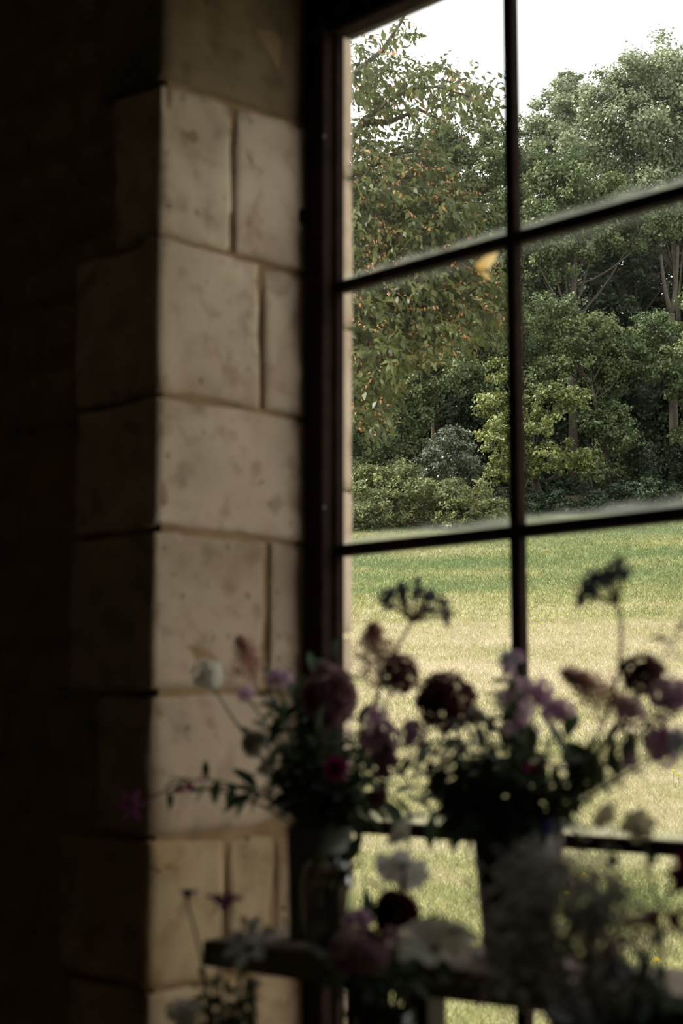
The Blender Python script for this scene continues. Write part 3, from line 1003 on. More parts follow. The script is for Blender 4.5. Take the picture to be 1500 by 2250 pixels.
for (px, py, rx, ry, dn) in vols:
    ns = int(dn * rx * ry / (30 if py > 300 else 42))
    for _ in range(ns):
        a, q = random.uniform(0, 6.283), math.sqrt(random.random())
        p0 = at_s(px + rx * q * math.cos(a), py + ry * q * math.sin(a), CS + random.gauss(0, 0.45))
        d = (RT * random.gauss(0.35, .6) + FH * random.gauss(0, .5) + Vector((0, 0, random.gauss(-0.35, .45)))).normalized()
        ln = random.uniform(0.12, 0.34)
        if random.random() < 0.45:
            tw.tube([p0, p0 + d * ln * 0.55 + Vector((0, 0, 0.012)), p0 + d * ln], 0.0035, 0.0015, 3)
        russ = random.random() < (0.30 if py > 300 else 0.20)
        tn = random.random() * 0.55
        m_ = int(ln / 0.032)
        for j in range(m_):
            q0 = p0 + d * (ln * (j + 0.5) / m_)
            sd_ = d.cross(Vector((0, 0, 1))).normalized() * (1 if j % 2 else -1)
            t_ = (d * 0.5 + sd_ * random.uniform(.3, 1.0) + Vector((0, 0, random.uniform(-0.9, 0.15))) + rvec() * 0.3).normalized()
            n_ = (Vector((0, 0, 1)) + rvec() * 0.8).normalized()
            if russ and random.random() < 0.7:
                RP.append(q0); RT_.append(t_); RN.append(n_); RS.append(random.uniform(0.02, 0.05))
            else:
                LP.append(q0); LT.append(t_); LN.append(n_); LS.append(random.uniform(0.05, 0.11)); LC.append(min(1, max(0, tn + random.gauss(0.1, .2))))
build('twigs', tw, M['bark'], ch)['kind'] = 'stuff'
A = lambda l: np.array([tuple(v) for v in l])
v_, f_, t_ = leaf_quads(A(LP), A(LT), A(LN), np.array(LS), np.array(LS) * 0.5, np.array(LC), 0.22)
o = link('foliage', np_mesh('foliage', v_ - np.array(cb), f_, M['t_cherry'], t_), ch)
o['kind'] = 'stuff'
v_, f_, t_ = leaf_quads(A(RP), A(RT_), A(RN), np.array(RS), np.array(RS) * 0.6, rng.random(len(RP)), 0.22)
o = link('russet_leaves', np_mesh('russet_leaves', v_ - np.array(cb), f_, M['t_russet'], t_), ch)
o['kind'] = 'stuff'
o['label'] = 'orange-pink tinted leaf tips'
print('cherry leaves', len(LP), len(RP))

# ------------------------------------------------------------------ bench under the window and the table in front of it
ZP = 1.08
xe = at_y(556, 2030, 1.62).x
BROT = math.radians(7)
bench = empty('plank_bench', (xe, 1.70, 0), 'long weathered plank bench carrying the vases in front of the window', 'bench')


def bpart(name, mb, m, smooth=False):
    me = mb.mesh(name, M[m], Vector((0, 0, 0)), smooth)
    return link(name, me, bench)


for (y0, y1, dz) in ((-0.205, -0.105, 0.0), (-0.101, 0.0, -0.002)):
    bpart('plank', stone(((0.012 if dz else 0), y0, ZP - 0.042 + dz), (1.52, y1, ZP + dz), 47 + y0 * 30, 0.006, 0.0018, 6), 'wood', True)
for y in (-0.17, -0.04):
    mb = MB(); mb.box((0.26, y - 0.022, 0), (0.304, y + 0.022, ZP - 0.0445)); bpart('leg', mb, 'darkwood')
    mb = MB(); mb.box((1.40, y * 0.7 - 0.022, ZBOT + 0.001), (1.444, y * 0.7 + 0.022, ZP - 0.0445)); bpart('leg', mb, 'darkwood')
mb = MB(); mb.box((0.268, -0.1475, 0.35), (0.296, -0.0625, 0.40)); bpart('stretcher', mb, 'darkwood')
bench.rotation_euler.z = BROT

ZT = 0.78
tbl = empty('work_table', (-0.75, 1.2, 0), 'dark wooden work table below the picture edge holding front flower jars', 'table')
for i, (y0, y1) in enumerate(((0.92, 1.115), (1.12, 1.315), (1.32, 1.515))):
    mb = MB(); mb.box((-1.95, y0, ZT - 0.035), (0.35, y1, ZT)); build('plank', mb, M['darkwood'], tbl, smooth=False)
for x in (-1.88, 0.28):
    for y in (0.98, 1.45):
        mb = MB(); mb.box((x - 0.03, y - 0.03, 0), (x + 0.03, y + 0.03, ZT - 0.036)); build('leg', mb, M['darkwood'], tbl, smooth=False)


def vessel(name, label, px, Y, zbase, prof, m, cat='vase', rim=None):
    c = at_y(px, 2000, Y)
    c = Vector((c.x, Y, zbase))
    root = empty(name, c, label, cat)
    mb = MB()
    full = list(prof)
    inner = [(max(r - 0.003, 0.001), z) for r, z in reversed(prof[1:])]
    inner[-1] = (inner[-1][0], prof[1][1] + 0.006)
    mb.lathe(full + inner, c, 32)
    bd = build('body', mb, M[m], root)
    if rim:
        r, z = prof[-1]
        mb = MB()
        mb.tube([c + Vector((r * math.cos(a), r * math.sin(a), z)) for a in [i * math.pi / 14 for i in range(29)]], rim, rim, 6)
        build('rim', mb, M[m], bd)
    return c, prof[-1][0], prof[-1][1]


V1 = vessel('vase', 'grey zinc cylinder vase with dense dark bouquet beside the stone jamb', 702, 1.615, ZP + 0.0005, [(0.001, 0), (0.043, 0), (0.0445, 0.004), (0.0455, 0.06), (0.047, 0.12), (0.048, 0.158)], 'zinc', rim=0.0025)
V2 = vessel('bucket', 'dark red tapered enamel bucket with bouquet in front of the upright bar', 1140, 1.675, ZP + 0.0005, [(0.001, 0), (0.046, 0), (0.048, 0.003), (0.054, 0.08), (0.062, 0.172)], 'bucket', 'bucket', rim=0.003)
V3 = vessel('jar', 'small round-shouldered glossy pewter jar in front of the zinc vase', 722, 1.548, ZP + 0.0005, [(0.001, 0), (0.026, 0), (0.031, 0.01), (0.035, 0.04), (0.0385, 0.075), (0.0375, 0.095), (0.033, 0.111), (0.026, 0.121), (0.017, 0.1275), (0.010, 0.129)], 'pewter', 'jar')
V4 = vessel('jar', 'dark jar at the bottom edge under the pale blue-white flower', 480, 1.34, ZT + 0.0005, [(0.001, 0), (0.036, 0), (0.040, 0.01), (0.040, 0.15), (0.028, 0.185), (0.030, 0.20)], 'bottle', 'jar')
V5 = vessel('bottle', 'dark bottle vase at the bottom edge under the maroon dahlia', 845, 1.36, ZT + 0.0005, [(0.001, 0), (0.05, 0), (0.055, 0.01), (0.055, 0.20), (0.045, 0.245), (0.034, 0.262), (0.035, 0.28)], 'bottle', 'vase')
V6 = vessel('flower_pail', 'black flower pail at the bottom right corner under grey misty sprays', 1400, 1.33, ZT + 0.0005, [(0.001, 0), (0.062, 0), (0.065, 0.004), (0.078, 0.15), (0.090, 0.325)], 'black', 'pail', rim=0.004)

# ------------------------------------------------------------------ flowers
ULEAF = {}


def unit_leaf(kind):
    if kind not in ULEAF:
        mb = MB()
        rows = [(0, 0.03), (0.2, 0.24), (0.45, 0.40), (0.7, 0.30), (0.88, 0.13), (1.0, 0.01)]
        vs, fs = [], []
        for t, wd in rows:
            zc = -0.18 * t * t
            vs += [(t, -wd / 2, zc + wd * 0.18), (t, 0, zc), (t, wd / 2, zc + wd * 0.18)]
        for i in range(5):
            a = 3 * i
            fs += [(a, a + 3, a + 4, a + 1), (a + 1, a + 4, a + 5, a + 2)]
        mb.add(vs, fs)
        ULEAF[kind] = mb.mesh('leaf', M[kind])
    return ULEAF[kind]


UPET = {}


def unit_petal(kind, wd=0.55, cup=0.12):
    key = (kind, wd, cup)
    if key not in UPET:
        mb = MB()
        mb.petal((0, 0, 0), (1, 0, 0), Vector((0, 0, 1)), 1.0, wd, cup)
        UPET[key] = mb.mesh('petal', M[kind])
    return UPET[key]


def place(name, me, root, p, d, nrm, L, Wf=1.0):
    d = Vector(d).normalized()
    s = Vector(nrm).cross(d)
    if s.length < 1e-3:
        s = Vector((0.4, 0.3, 0.8)).cross(d)
    s.normalize()
    u = d.cross(s)
    o = link(name, me, root)
    r = Matrix((d, s, u)).transposed().to_4x4()
    o.matrix_local = Matrix.Translation(Vector(p) - root.location) @ r @ Matrix.Diagonal((L, L * Wf, L, 1))
    return o


def stem_path(ves, tip, bow=0.25, sag=0.0, n=11):
    c, r, h = ves
    out = Vector((tip.x - c.x, tip.y - c.y, 0))
    ol = out.length
    dirv = out / ol if ol > 1e-5 else Vector((1, 0, 0))
    mouth = c + Vector((0, 0, h)) + dirv * min(r * 0.72, ol * 0.6) + Vector((-dirv.y, dirv.x, 0)) * random.uniform(-.25, .25) * r
    foot = c + Vector((0, 0, 0.02)) - dirv * min(r * 0.3, 0.02)
    hgt = max(tip.z - mouth.z, 0.02)
    ctrl = mouth + Vector((0, 0, hgt * (0.6 + sag))) + dirv * ol * bow
    if sag:
        ctrl = mouth + dirv * ol * 0.5 + Vector((0, 0, max(hgt, 0) * 0.6 + sag))
    return [foot] + bez(mouth, ctrl, tip, n)


def flower_root(name, label, ves, group=None, cat='flower'):
    c, r, h = ves
    return empty(name, c + Vector((0, 0, 0.02)), label, cat, group)


def k_at(p):
    """metres per photo pixel at this point"""
    return (p - CAM).dot(FH) / FPX


def finish_stem(root, path, r0=0.0022, r1=0.0014, m='stem'):
    mb = MB()
    mb.tube(path, r0, r1, 6)
    build('stem', mb, M[m], root)


def stem_leaves(root, path, n, L, kind='leafd', lo=0.35, hi=0.9):
    N = len(path) - 1
    for j in range(n):
        t = lo + (hi - lo) * (j + random.random() * 0.6) / max(n, 1)
        f = t * N
        i = min(int(f), N - 1)
        p = path[i].lerp(path[i + 1], f - i)
        d = (path[i + 1] - path[i]).normalized()
        a = rvec()
        sd_ = (a - d * a.dot(d)).normalized()
        place('leaf', unit_leaf(kind), root, p, sd_ + d * 0.35 + Vector((0, 0, -0.15)), Vector((0, 0, 1)) + rvec() * 0.5, L * random.uniform(.7, 1.25))


def head_allium(mb, c, r, n=150):
    for i in range(n):
        d = rvec()
        q = c + d * r * random.uniform(0.72, 1.0)
        s = d.cross(rvec()).normalized()
        mb.tube([c + d * r * 0.1, q], r * 0.012, r * 0.010, 3)
        for k in range(4):
            a = k * 1.571
            e = (s * math.cos(a) + d.cross(s) * math.sin(a)) + d * 0.6
            mb.petal(q, e, d, r * 0.22, r * 0.13, 0.05)


def head_cluster(mb, c, rx, rz, n, ps, axis=Vector((0, 0, 1)), hollow=0.75):
    for i in range(n):
        d = rvec()
        q = c + Vector((d.x * rx, d.y * rx, d.z * rz)) * random.uniform(hollow, 1.0)
        s = d.cross(rvec()).normalized()
        for k in range(4):
            a = k * 1.571 + random.random() * .4
            e = (s * math.cos(a) + d.cross(s) * math.sin(a)) + d * 0.25
            mb.petal(q, e, d, ps, ps * 0.8, 0.08)


def head_dahlia(mb, c, r, axis, layers=8):
    axis = axis.normalized()
    s = axis.cross(Vector((0.2, 0.7, 0.4))).normalized()
    u = axis.cross(s)
    for l in range(layers):
        el = -0.75 + 2.2 * l / layers
        n = max(5, int(15 * math.cos(el) + 3))
        for k in range(n):
            a = 6.283 * k / n + l * 0.37
            d = (s * math.cos(a) + u * math.sin(a)) * math.cos(el) + axis * math.sin(el)
            mb.petal(c + d * r * 0.25, d, axis, r * 0.78, r * 0.42, 0.22)


def head_plume(mb, pts, r, n=170, ps=0.006):
    N = len(pts) - 1
    for i in range(n):
        t = random.random() ** 0.8
        f = t * N
        k = min(int(f), N - 1)
        p = pts[k].lerp(pts[k + 1], f - k)
        d = (pts[k + 1] - pts[k]).normalized()
        a = rvec()
        sd_ = (a - d * a.dot(d)).normalized()
        e = p + (sd_ + d * 0.7) * r * (1.05 - t) * random.uniform(0.25, 1.0)
        if i % 3 == 0:
            mb.tube([p, e], 0.0006, 0.0004, 3)
        for _ in range(3):
            mb.petal(e + rvec() * ps * 0.8, rvec(), rvec(), ps, ps * 0.6, 0.1)


def umbel(root, hub, axis, r, n, spread, m='slate', stemm='stemdry', tuft=0.2):
    axis = axis.normalized()
    s = axis.cross(Vector((0.2, 0.7, 0.4))).normalized()
    u = axis.cross(s)
    sp = MB()
    fl = MB()
    for k in range(n):
        el = spread * math.sqrt((k + 0.5) / n)
        a = k * 2.399
        d = axis * math.cos(el) + (s * math.cos(a) + u * math.sin(a)) * math.sin(el)
        L = r * random.uniform(0.75, 1.08)
        e = hub + d * L
        sp.tube(bez(hub, hub + d * L * 0.5 + axis * L * 0.08, e, 5), 0.0017, 0.0011, 4)
        for _ in range(16):
            q = e + (rvec() + d * 0.4) * r * tuft * random.random()
            fl.petal(q, rvec() + d, rvec(), 0.0085, 0.0062, 0.1)
            sp.tube([e - d * r * 0.06, q], 0.0005, 0.0004, 3)
    build('umbel_rays', sp, M[stemm], root)
    build('flower_head', fl, M[m], root)


def fl_round(name, label, ves, px, py, Y, size, colr, kind='cluster', bow=0.25, leaves=3, leafk='leafd', ll=0.035, aspect=1.0, n=None, axis=None, group=None, sag=0.0, stemm='stem'):
    c = at_y(px, py, Y)
    k = k_at(c)
    r = size * 0.92 * k / 2
    root = flower_root(name, label, ves, group)
    path = stem_path(ves, c - Vector((0, 0, r * 0.3)), bow, sag)
    finish_stem(root, path, m=stemm)
    ax = Vector(axis) if axis else (path[-1] - path[-2])
    mb = MB()
    if kind == 'allium':
        head_allium(mb, c, r, int((n or 140) * 1.5))
    elif kind == 'dahlia':
        head_dahlia(mb, c, r, ax)
    else:
        head_cluster(mb, c, r, r * aspect, int((n or 46) * 1.3), r * 0.36)
        build('flower_centre', _ball(c, r * 0.6, r * 0.6 * aspect), M[colr], root)
    build('flower_head', mb, M[colr], root)
    stem_leaves(root, path, leaves, ll, leafk)
    return root


def _ball(c, rx, rz):
    mb = MB()
    mb.lathe([(rx * math.sin(a), -rz * math.cos(a)) for a in [0.15 + i * 0.475 for i in range(7)]], c, 10)
    return mb


def fl_open(name, label, ves, px, py, Y, size, colr, axis, npet=8, wd=0.55, cup=0.12, flat=0.25, eye='leafo', bow=0.25, leaves=2, ll=0.03, leafk='leafd', group=None, only=None, sag=0.0, double=False):
    c = at_y(px, py, Y)
    k = k_at(c)
    r = size * k / 2
    ax = Vector(axis).normalized()
    root = flower_root(name, label, ves, group)
    path = stem_path(ves, c - ax * 0.004, bow, sag)
    finish_stem(root, path)
    s = ax.cross(Vector((0.21, 0.7, 0.43))).normalized()
    u = ax.cross(s)
    mb = MB()
    mb.lathe([(r * 0.05, -r * 0.08), (r * 0.17, 0), (r * 0.14, r * 0.09), (r * 0.03, r * 0.13)], Vector((0, 0, 0)), 10)
    q = ax.to_track_quat('Z', 'Y').to_matrix()
    mb.v = [q @ v + c for v in mb.v]
    fh = build('flower_head', mb, M[eye], root)
    for ly in range(2 if double else 1):
        for i in range(npet):
            if only and i not in only:
                continue
            a = 6.283 * i / npet + random.uniform(-.1, .1) + ly * 0.4
            d = s * math.cos(a) + u * math.sin(a) + ax * (flat + ly * 0.55)
            pt = place('petal', unit_petal(colr, wd, cup), root, c + d.normalized() * r * 0.08, d, ax, r * random.uniform(.88, 1.08) * (1 - 0.25 * ly))
            pt.parent = fh
    stem_leaves(root, path, leaves, ll, leafk)
    return root


def fl_plume(name, label, ves, p0, p1, Y, width, colr='plume', bow=0.25, n=170, group=None, leaves=2):
    a, b_ = at_y(p0[0], p0[1], Y), at_y(p1[0], p1[1], Y)
    root = flower_root(name, label, ves, group)
    path = stem_path(ves, a, bow)
    finish_stem(root, path)
    pts = bez(a, (a + b_) / 2 + Vector((0, 0, 0.006)), b_, 7)
    mb = MB()
    mb.tube(pts, 0.0014, 0.0006, 4)
    head_plume(mb, pts, width * k_at(a) / 2, n)
    build('flower_head', mb, M[colr], root)
    stem_leaves(root, path, leaves, 0.03)
    return root


NEAR = [(722, 1530, 'dusky mauve flower head'), (612, 1492, 'upper left mauve-pink blossom'), (560, 1635, 'greyish white rose'), (738, 1690, 'pink and crimson flower'), (722, 1775, 'dark red vase-mouth flower'),
        (832, 1622, 'mauve-pink rounded blossom'), (980, 1542, 'large burgundy allium'), (1047, 1578, 'white bud'), (1140, 1540, 'tall mauve spike'), (1180, 1702, 'magenta curved-petal flower'), (1130, 1800, 'small blue flower'),
        (1412, 1482, 'right burgundy bloom'), (1382, 1672, 'lone mauve bud'), (1458, 1630, 'pale mauve drooping blossom'), (870, 2008, 'maroon dahlia'), (788, 2092, 'wide dull pink head'), (958, 2092, 'broad cream-white flower'),
        (552, 2085, 'pale blue-white flower'), (402, 2222, 'small white blossoms'), (1452, 2052, 'V-shaped maroon flower'), (1228, 1562, 'rightmost mauve blossom'), (490, 2000, 'two-petalled purple flower'), (1348, 2132, 'small blue blossom')]
USED = set()


def near_label(base, px, py):
    for q in sorted(NEAR, key=lambda t: (t[0] - px) ** 2 + (t[1] - py) ** 2):
        dx, dy = px - q[0], py - q[1]
        if abs(dx) + abs(dy) < 45:
            rel = 'behind'
        elif abs(dx) > 1.8 * abs(dy):
            rel = 'right of' if dx > 0 else 'left of'
        elif abs(dy) > 1.8 * abs(dx):
            rel = 'below' if dy > 0 else 'above'
        else:
            rel = ('lower ' if dy > 0 else 'upper ') + ('right of' if dx > 0 else 'left of')
        t = base + ', tip ' + rel + ' the ' + q[2]
        if t not in USED:
            USED.add(t)
            return t
    return base


def sprig(name, label, ves, px, py, Y, n=12, ll=0.035, kind='leafd', bow=0.25, group=None, sag=0.0, lo=0.3, cat='foliage', stemm='stem'):
    tip = at_y(px, py, Y)
    root = flower_root(name, label, ves, group, cat)
    path = stem_path(ves, tip, bow, sag)
    finish_stem(root, path, 0.0022, 0.0009, stemm)
    stem_leaves(root, path, n, ll, kind, lo, 1.0)
    place('leaf', unit_leaf(kind), root, path[-1], path[-1] - path[-2], Vector((0, 0, 1)), ll)
    return root


def fl_spike(name, label, ves, tip, low, Y, width, colr, kindleaf='leafd', n=9, bow=0.2, group=None):
    """an upright stem set with blossoms between pixel low and pixel tip"""
    a, b_ = at_y(*low, Y), at_y(*tip, Y)
    root = flower_root(name, label, ves, group)
    path = stem_path(ves, a, bow)
    pts = path + bez(a, (a + b_) / 2 + rvec() * 0.005, b_, 6)[1:]
    finish_stem(root, pts)
    w_ = width * k_at(a) / 2
    for i in range(n):
        t = (i + 0.5) / n
        p = a.lerp(b_, t)
        an = i * 2.4
        e = p + (RT * math.cos(an) + FH * math.sin(an)) * w_ * (0.75 - 0.4 * t) + Vector((0, 0, 0.004))
        mb = MB()
        head_cluster(mb, e, w_ * 0.42 * (1.1 - 0.4 * t), w_ * 0.38 * (1.1 - 0.4 * t), 7, w_ * 0.32, hollow=0.3)
        build('blossom', mb, M[colr], root)
    stem_leaves(root, pts, 8, 0.04, kindleaf, 0.25, 0.9)
    return root


TOCAM = Vector((-FH.x, -FH.y, 0.1))
DOWNCAM = Vector((-FH.x * 0.5, -FH.y * 0.5, -0.8))

# --- bouquet in the zinc vase
fl_round('hydrangea', 'large dusky mauve flower head at the top of the zinc vase bouquet', V1, 722, 1530, 1.66, 125, 'dusk', aspect=1.15, n=70, ll=0.045, leaves=5)
sprig('eucalyptus_sprig', 'blue-green leafy tip rising above the dusky mauve head against window frame', V1, 735, 1445, 1.69, 9, 0.035, 'leafg')
fl_round('phlox', 'mauve-pink blossom at the upper left of the zinc vase bouquet', V1, 612, 1492, 1.66, 60, 'mauve', aspect=0.7, n=30)
fl_round('phlox', 'small mauve bud at the left tip of the zinc vase bouquet', V1, 540, 1525, 1.66, 42, 'mauve', aspect=1.1, n=22)
fl_plume('astilbe', 'faint pink plume against the pale stone left of the zinc vase', V1, (566, 1510), (528, 1405), 1.70, 110, 'plume', n=200)
fl_round('sweet_pea', 'lone white flower against the stone jamb, far left of the window frame', V1, 455, 1482, 1.735, 70, 'white', n=40, aspect=1.0, bow=0.55, leaves=1)
fl_round('rose', 'greyish white round rose on the left side of the zinc vase bouquet', V1, 560, 1635, 1.62, 66, 'white', 'dahlia', axis=(-0.4, -0.6, 0.5))
fl_round('stock', 'small white blossom below the greyish white rose', V1, 582, 1692, 1.60, 34, 'white', n=20)
fl_round('stock', 'small pale mauve blossom right of the small white one, zinc vase', V1, 634, 1690, 1.60, 38, 'white', n=20)
fl_open('carnation', 'pink and crimson flower low in the middle of the zinc vase bouquet', V1, 738, 1690, 1.57, 60, 'magenta', TOCAM, 8, 0.7, 0.2, 0.5, eye='white', double=True)
fl_round('dahlia', 'dark red flower at the mouth of the zinc vase', V1, 722, 1775, 1.585, 66, 'maroon', 'dahlia', axis=tuple(TOCAM))
fl_round('scabiosa', 'dark red flower at the right of the zinc vase mouth', V1, 830, 1755, 1.60, 46, 'burg', n=30)
g1 = 'dark leafy sprigs in the zinc vase'
for px, py, dy in ((600, 1500, 0), (650, 1560, -.03), (690, 1480, .03), (620, 1600, .03), (590, 1650, -.02), (660, 1640, -.05), (700, 1610, -.05), (740, 1600, .04), (650, 1700, -.06), (770, 1650, -.04), (800, 1700, .02), (840, 1720, -.02), (880, 1740, .02), (790, 1600, .03), (860, 1660, .03), (720, 1660, -.06), (610, 1560, 0), (575, 1600, .02), (740, 1500, .04), (690, 1690, -.07), (760, 1740, -.06), (640, 1520, .02), (680, 1740, -.07)):
    sprig('foliage_sprig', near_label('dark leafy sprig in zinc vase', px, py), V1, px, py, 1.66 + dy, 15, 0.045, 'leafd', group=g1)
sprig('foliage_sprig', 'dark pointed leaves drooping at the lower left of the zinc vase bouquet', V1, 555, 1745, 1.60, 8, 0.05, 'leafd', sag=0.05, lo=0.6)
sprig('clematis_sprig', 'trailing dark-leaved sprig reaching left across the pale stone', V1, 395, 1720, 1.60, 9, 0.038, 'leafd', sag=0.05, lo=0.55)
fl_open('clematis', 'magenta clematis flower trailing left across the pale stone', V1, 428, 1735, 1.585, 84, 'magenta', (-0.2, -0.4, 0.6), 6, 0.4, 0.1, 0.3, eye='burg', sag=0.05, only=(0, 1, 2, 4))
fl_open('clematis', 'dark magenta star flower against the unlit wall at far left', V1, 290, 1770, 1.55, 74, 'purple', TOCAM, 6, 0.4, 0.1, 0.3, eye='burg', sag=0.08)
sprig('hanging_leaf', 'long dark leaves hanging down right of the zinc vase', V1, 800, 1950, 1.58, 5, 0.065, 'leafd', sag=0.10, lo=0.7)

# --- between the two vases
fl_round('allium', 'smaller burgundy allium ball below the left seed umbel', V1, 877, 1480, 1.70, 96, 'burg', 'allium', leaves=1)
fl_plume('astilbe', 'pink feathery plume left of the smaller burgundy allium', V1, (835, 1535), (818, 1375), 1.68, 165, 'plume', n=330)
fl_round('phlox', 'pale mauve blossom below the pink feathery plume', V1, 826, 1575, 1.64, 60, 'mauve', n=26)
fl_round('phlox', 'mauve-pink rounded blossom in the gap right of the zinc vase bouquet', V1, 832, 1625, 1.60, 92, 'mauve', n=44)
fl_round('phlox', 'mauve blossom below the large burgundy allium on its left', V1, 905, 1612, 1.60, 66, 'mauve', n=30)
fl_round('phlox', 'tall dull pink blossom under the mauve-pink rounded one', V1, 842, 1672, 1.60, 66, 'dusk', aspect=1.3, n=36)
r_ = flower_root('fennel', 'left dark seed umbel on a bent straw stem above the alliums', V1)
hub = at_y(903, 1368, 1.70)
path = stem_path(V1, hub, 0.2)
finish_stem(r_, path, 0.003, 0.0022, 'stemdry')
umbel(r_, hub, RT * 0.25 + Vector((0, 0, 1)), 80 * k_at(hub), 22, 1.25)
fl_round('allium', 'large burgundy allium ball between the two bouquets', V2, 980, 1542, 1.66, 138, 'burg', 'allium', n=190, leaves=1)
fl_round('rose', 'white bud right of the large burgundy allium', V2, 1047, 1578, 1.63, 50, 'white', 'dahlia', axis=(-.1, -.2, .9))

# --- bouquet in the dark red bucket
fl_spike('stock', 'tall mauve flower spike on the upright window bar', V2, (1118, 1440), (1150, 1640), 1.66, 88, 'mauve')
fl_round('stock', 'grey-white blossom at the tip of the tall mauve spike', V2, 1112, 1448, 1.655, 44, 'ice', n=20, leaves=0)
fl_round('phlox', 'pink-mauve blossom right of the tall mauve spike', V2, 1180, 1522, 1.64, 70, 'mauve', n=30)
fl_round('phlox', 'pink-mauve blossom over a dark leaf, furthest right on the middle bouquet', V2, 1226, 1562, 1.64, 76, 'mauve', n=30, aspect=0.8)
sprig('foliage_sprig', 'sprig with one broad dark leaf below the rightmost mauve blossom', V2, 1245, 1625, 1.63, 4, 0.06, 'leafd', lo=0.8)
fl_open('dahlia', 'magenta flower with curved petals at the right side of the bucket', V2, 1180, 1702, 1.60, 70, 'magenta', (0, -0.3, 0.9), 8, 0.5, 0.2, 0.5)
g2 = 'dark leafy sprigs in the red bucket'
for px, py, dy in ((1130, 1560, 0), (1150, 1620, .02), (1110, 1660, -.03), (1170, 1660, -.03), (1080, 1700, -.04), (1140, 1720, -.05), (1190, 1740, -.05), (1050, 1720, 0), (1020, 1690, .03), (1000, 1740, 0), (1090, 1770, -.06), (1160, 1780, -.06), (1220, 1780, -.03), (960, 1760, .02), (1130, 1500, .02), (1060, 1650, .03), (1030, 1780, -.03), (980, 1790, -.02), (1070, 1740, -.05), (1110, 1600, .02), (1120, 1760, -.06), (1040, 1690, -.03), (1170, 1710, -.06), (930, 1790, .02), (1000, 1700, -.02)):
    sprig('foliage_sprig', near_label('dark leafy sprig in red bucket', px, py), V2, px, py, 1.665 + dy, 15, 0.045, 'leafd', group=g2)
g3 = 'grey-green sprigs left of the red bucket'
for px, py in ((960, 1660), (930, 1700), (990, 1640), (1040, 1640), (905, 1680), (880, 1640), (950, 1620), (1010, 1620), (1075, 1620), (920, 1740), (970, 1710)):
    sprig('dusty_miller_sprig', near_label('grey-green sprig in red bucket', px, py), V2, px, py, 1.62 + random.uniform(-.03, .03), 15, 0.036, 'leafg', group=g3)
fl_round('cornflower', 'small blue flower low at the mouth of the red bucket', V2, 1130, 1800, 1.58, 30, 'blue', n=16)
fl_round('cornflower', 'dark blue flower low on the right of the red bucket mouth', V2, 1200, 1815, 1.59, 44, 'blue', n=20)
r_ = flower_root('fennel', 'right dark seed umbel tilted left above the meadow', V2)
hub = at_y(1358, 1330, 1.60)
path = stem_path(V2, hub, 0.9)
finish_stem(r_, path, 0.003, 0.0022, 'stemdry')
umbel(r_, hub, -RT * 0.75 + Vector((0, 0, 1)), 80 * k_at(hub), 16, 0.95)
fl_round('scabiosa', 'burgundy bloom in the right bouquet under the tilted seed umbel', V2, 1412, 1480, 1.60, 100, 'burg', n=44, aspect=1.0, bow=0.45)
fl_round('phlox', 'mauve bloom right of the burgundy bloom at the right edge', V2, 1475, 1528, 1.58, 104, 'mauve', n=40, aspect=0.7, bow=0.5)
fl_plume('astilbe', 'tan-pink plume pointing left in the right bouquet', V2, (1372, 1570), (1240, 1475), 1.62, 120, 'plume', bow=0.55, n=280)
fl_round('phlox', 'dull pink blossom at the foot of the tan-pink plume', V2, 1388, 1562, 1.61, 72, 'pink', n=30, bow=0.5)
fl_round('larkspur', 'pale mauve drooping blossom low at the right edge', V2, 1458, 1630, 1.58, 86, 'mauve', n=40, aspect=1.4, bow=0.5)
fl_round('larkspur', 'whitish petals beside the pale mauve drooping blossom', V2, 1490, 1632, 1.57, 60, 'ice', n=20, bow=0.5)
fl_round('larkspur', 'small lone mauve bud below the right bouquet', V2, 1382, 1672, 1.60, 46, 'mauve', n=24, bow=0.6)
g4 = 'thin sprigs leaning right from the red bucket'
for px, py in ((1330, 1630), (1290, 1650), (1400, 1610), (1440, 1560), (1350, 1690), (1265, 1690), (1470, 1580)):
    sprig('foliage_sprig', near_label('thin leaning stem in red bucket', px, py), V2, px, py, 1.62 + random.uniform(-.03, .03), 14, 0.030, 'leafo', bow=0.45, group=g4)
sprig('foliage_sprig', 'green leaf tip at the right edge beside the tilted umbel stem', V2, 1486, 1392, 1.58, 6, 0.028, 'leafo', bow=0.6, lo=0.8)
fl_open('narcissus', 'cream flower in front of the lower crossbar, left one of the pair', V6, 1342, 1805, 1.45, 84, 'cream', (-.2, -.5, .4), 6, 0.75, 0.2, 0.4)
fl_open('narcissus', 'cream flower in front of the lower crossbar, right one of the pair', V6, 1405, 1822, 1.45, 84, 'cream', (.3, -.5, .3), 6, 0.75, 0.2, 0.4)

# --- front flowers in the bottle
fl_open('cosmos', 'white flower with spread skirt of petals left of the red bucket', V5, 888, 1900, 1.40, 124, 'white', (.25, -.45, -.55), 7, 0.95, 0.2, 0.15, bow=0.1)
fl_open('cosmos', 'small white flower just above the white skirted flower', V5, 898, 1848, 1.42, 90, 'white', (-.2, -.6, .5), 6, 0.8, 0.3, 0.7, bow=0.1)
fl_round('dahlia', 'dark maroon dahlia at the lower centre in front of the meadow', V5, 870, 2008, 1.36, 116, 'maroon', 'dahlia', axis=(-.3, -.3, .8), leaves=4)
fl_round('phlox', 'mauve blossom left of the dark maroon dahlia', V5, 785, 2020, 1.38, 64, 'mauve', n=34, aspect=.7)
fl_round('phlox', 'pale pink blossom just under the dark maroon dahlia', V5, 862, 2052, 1.32, 44, 'pink', n=24, aspect=.7)
fl_round('hydrangea', 'wide dull pink flower head at the bottom under the dahlia', V5, 788, 2092, 1.32, 130, 'pink', n=70, aspect=.75)
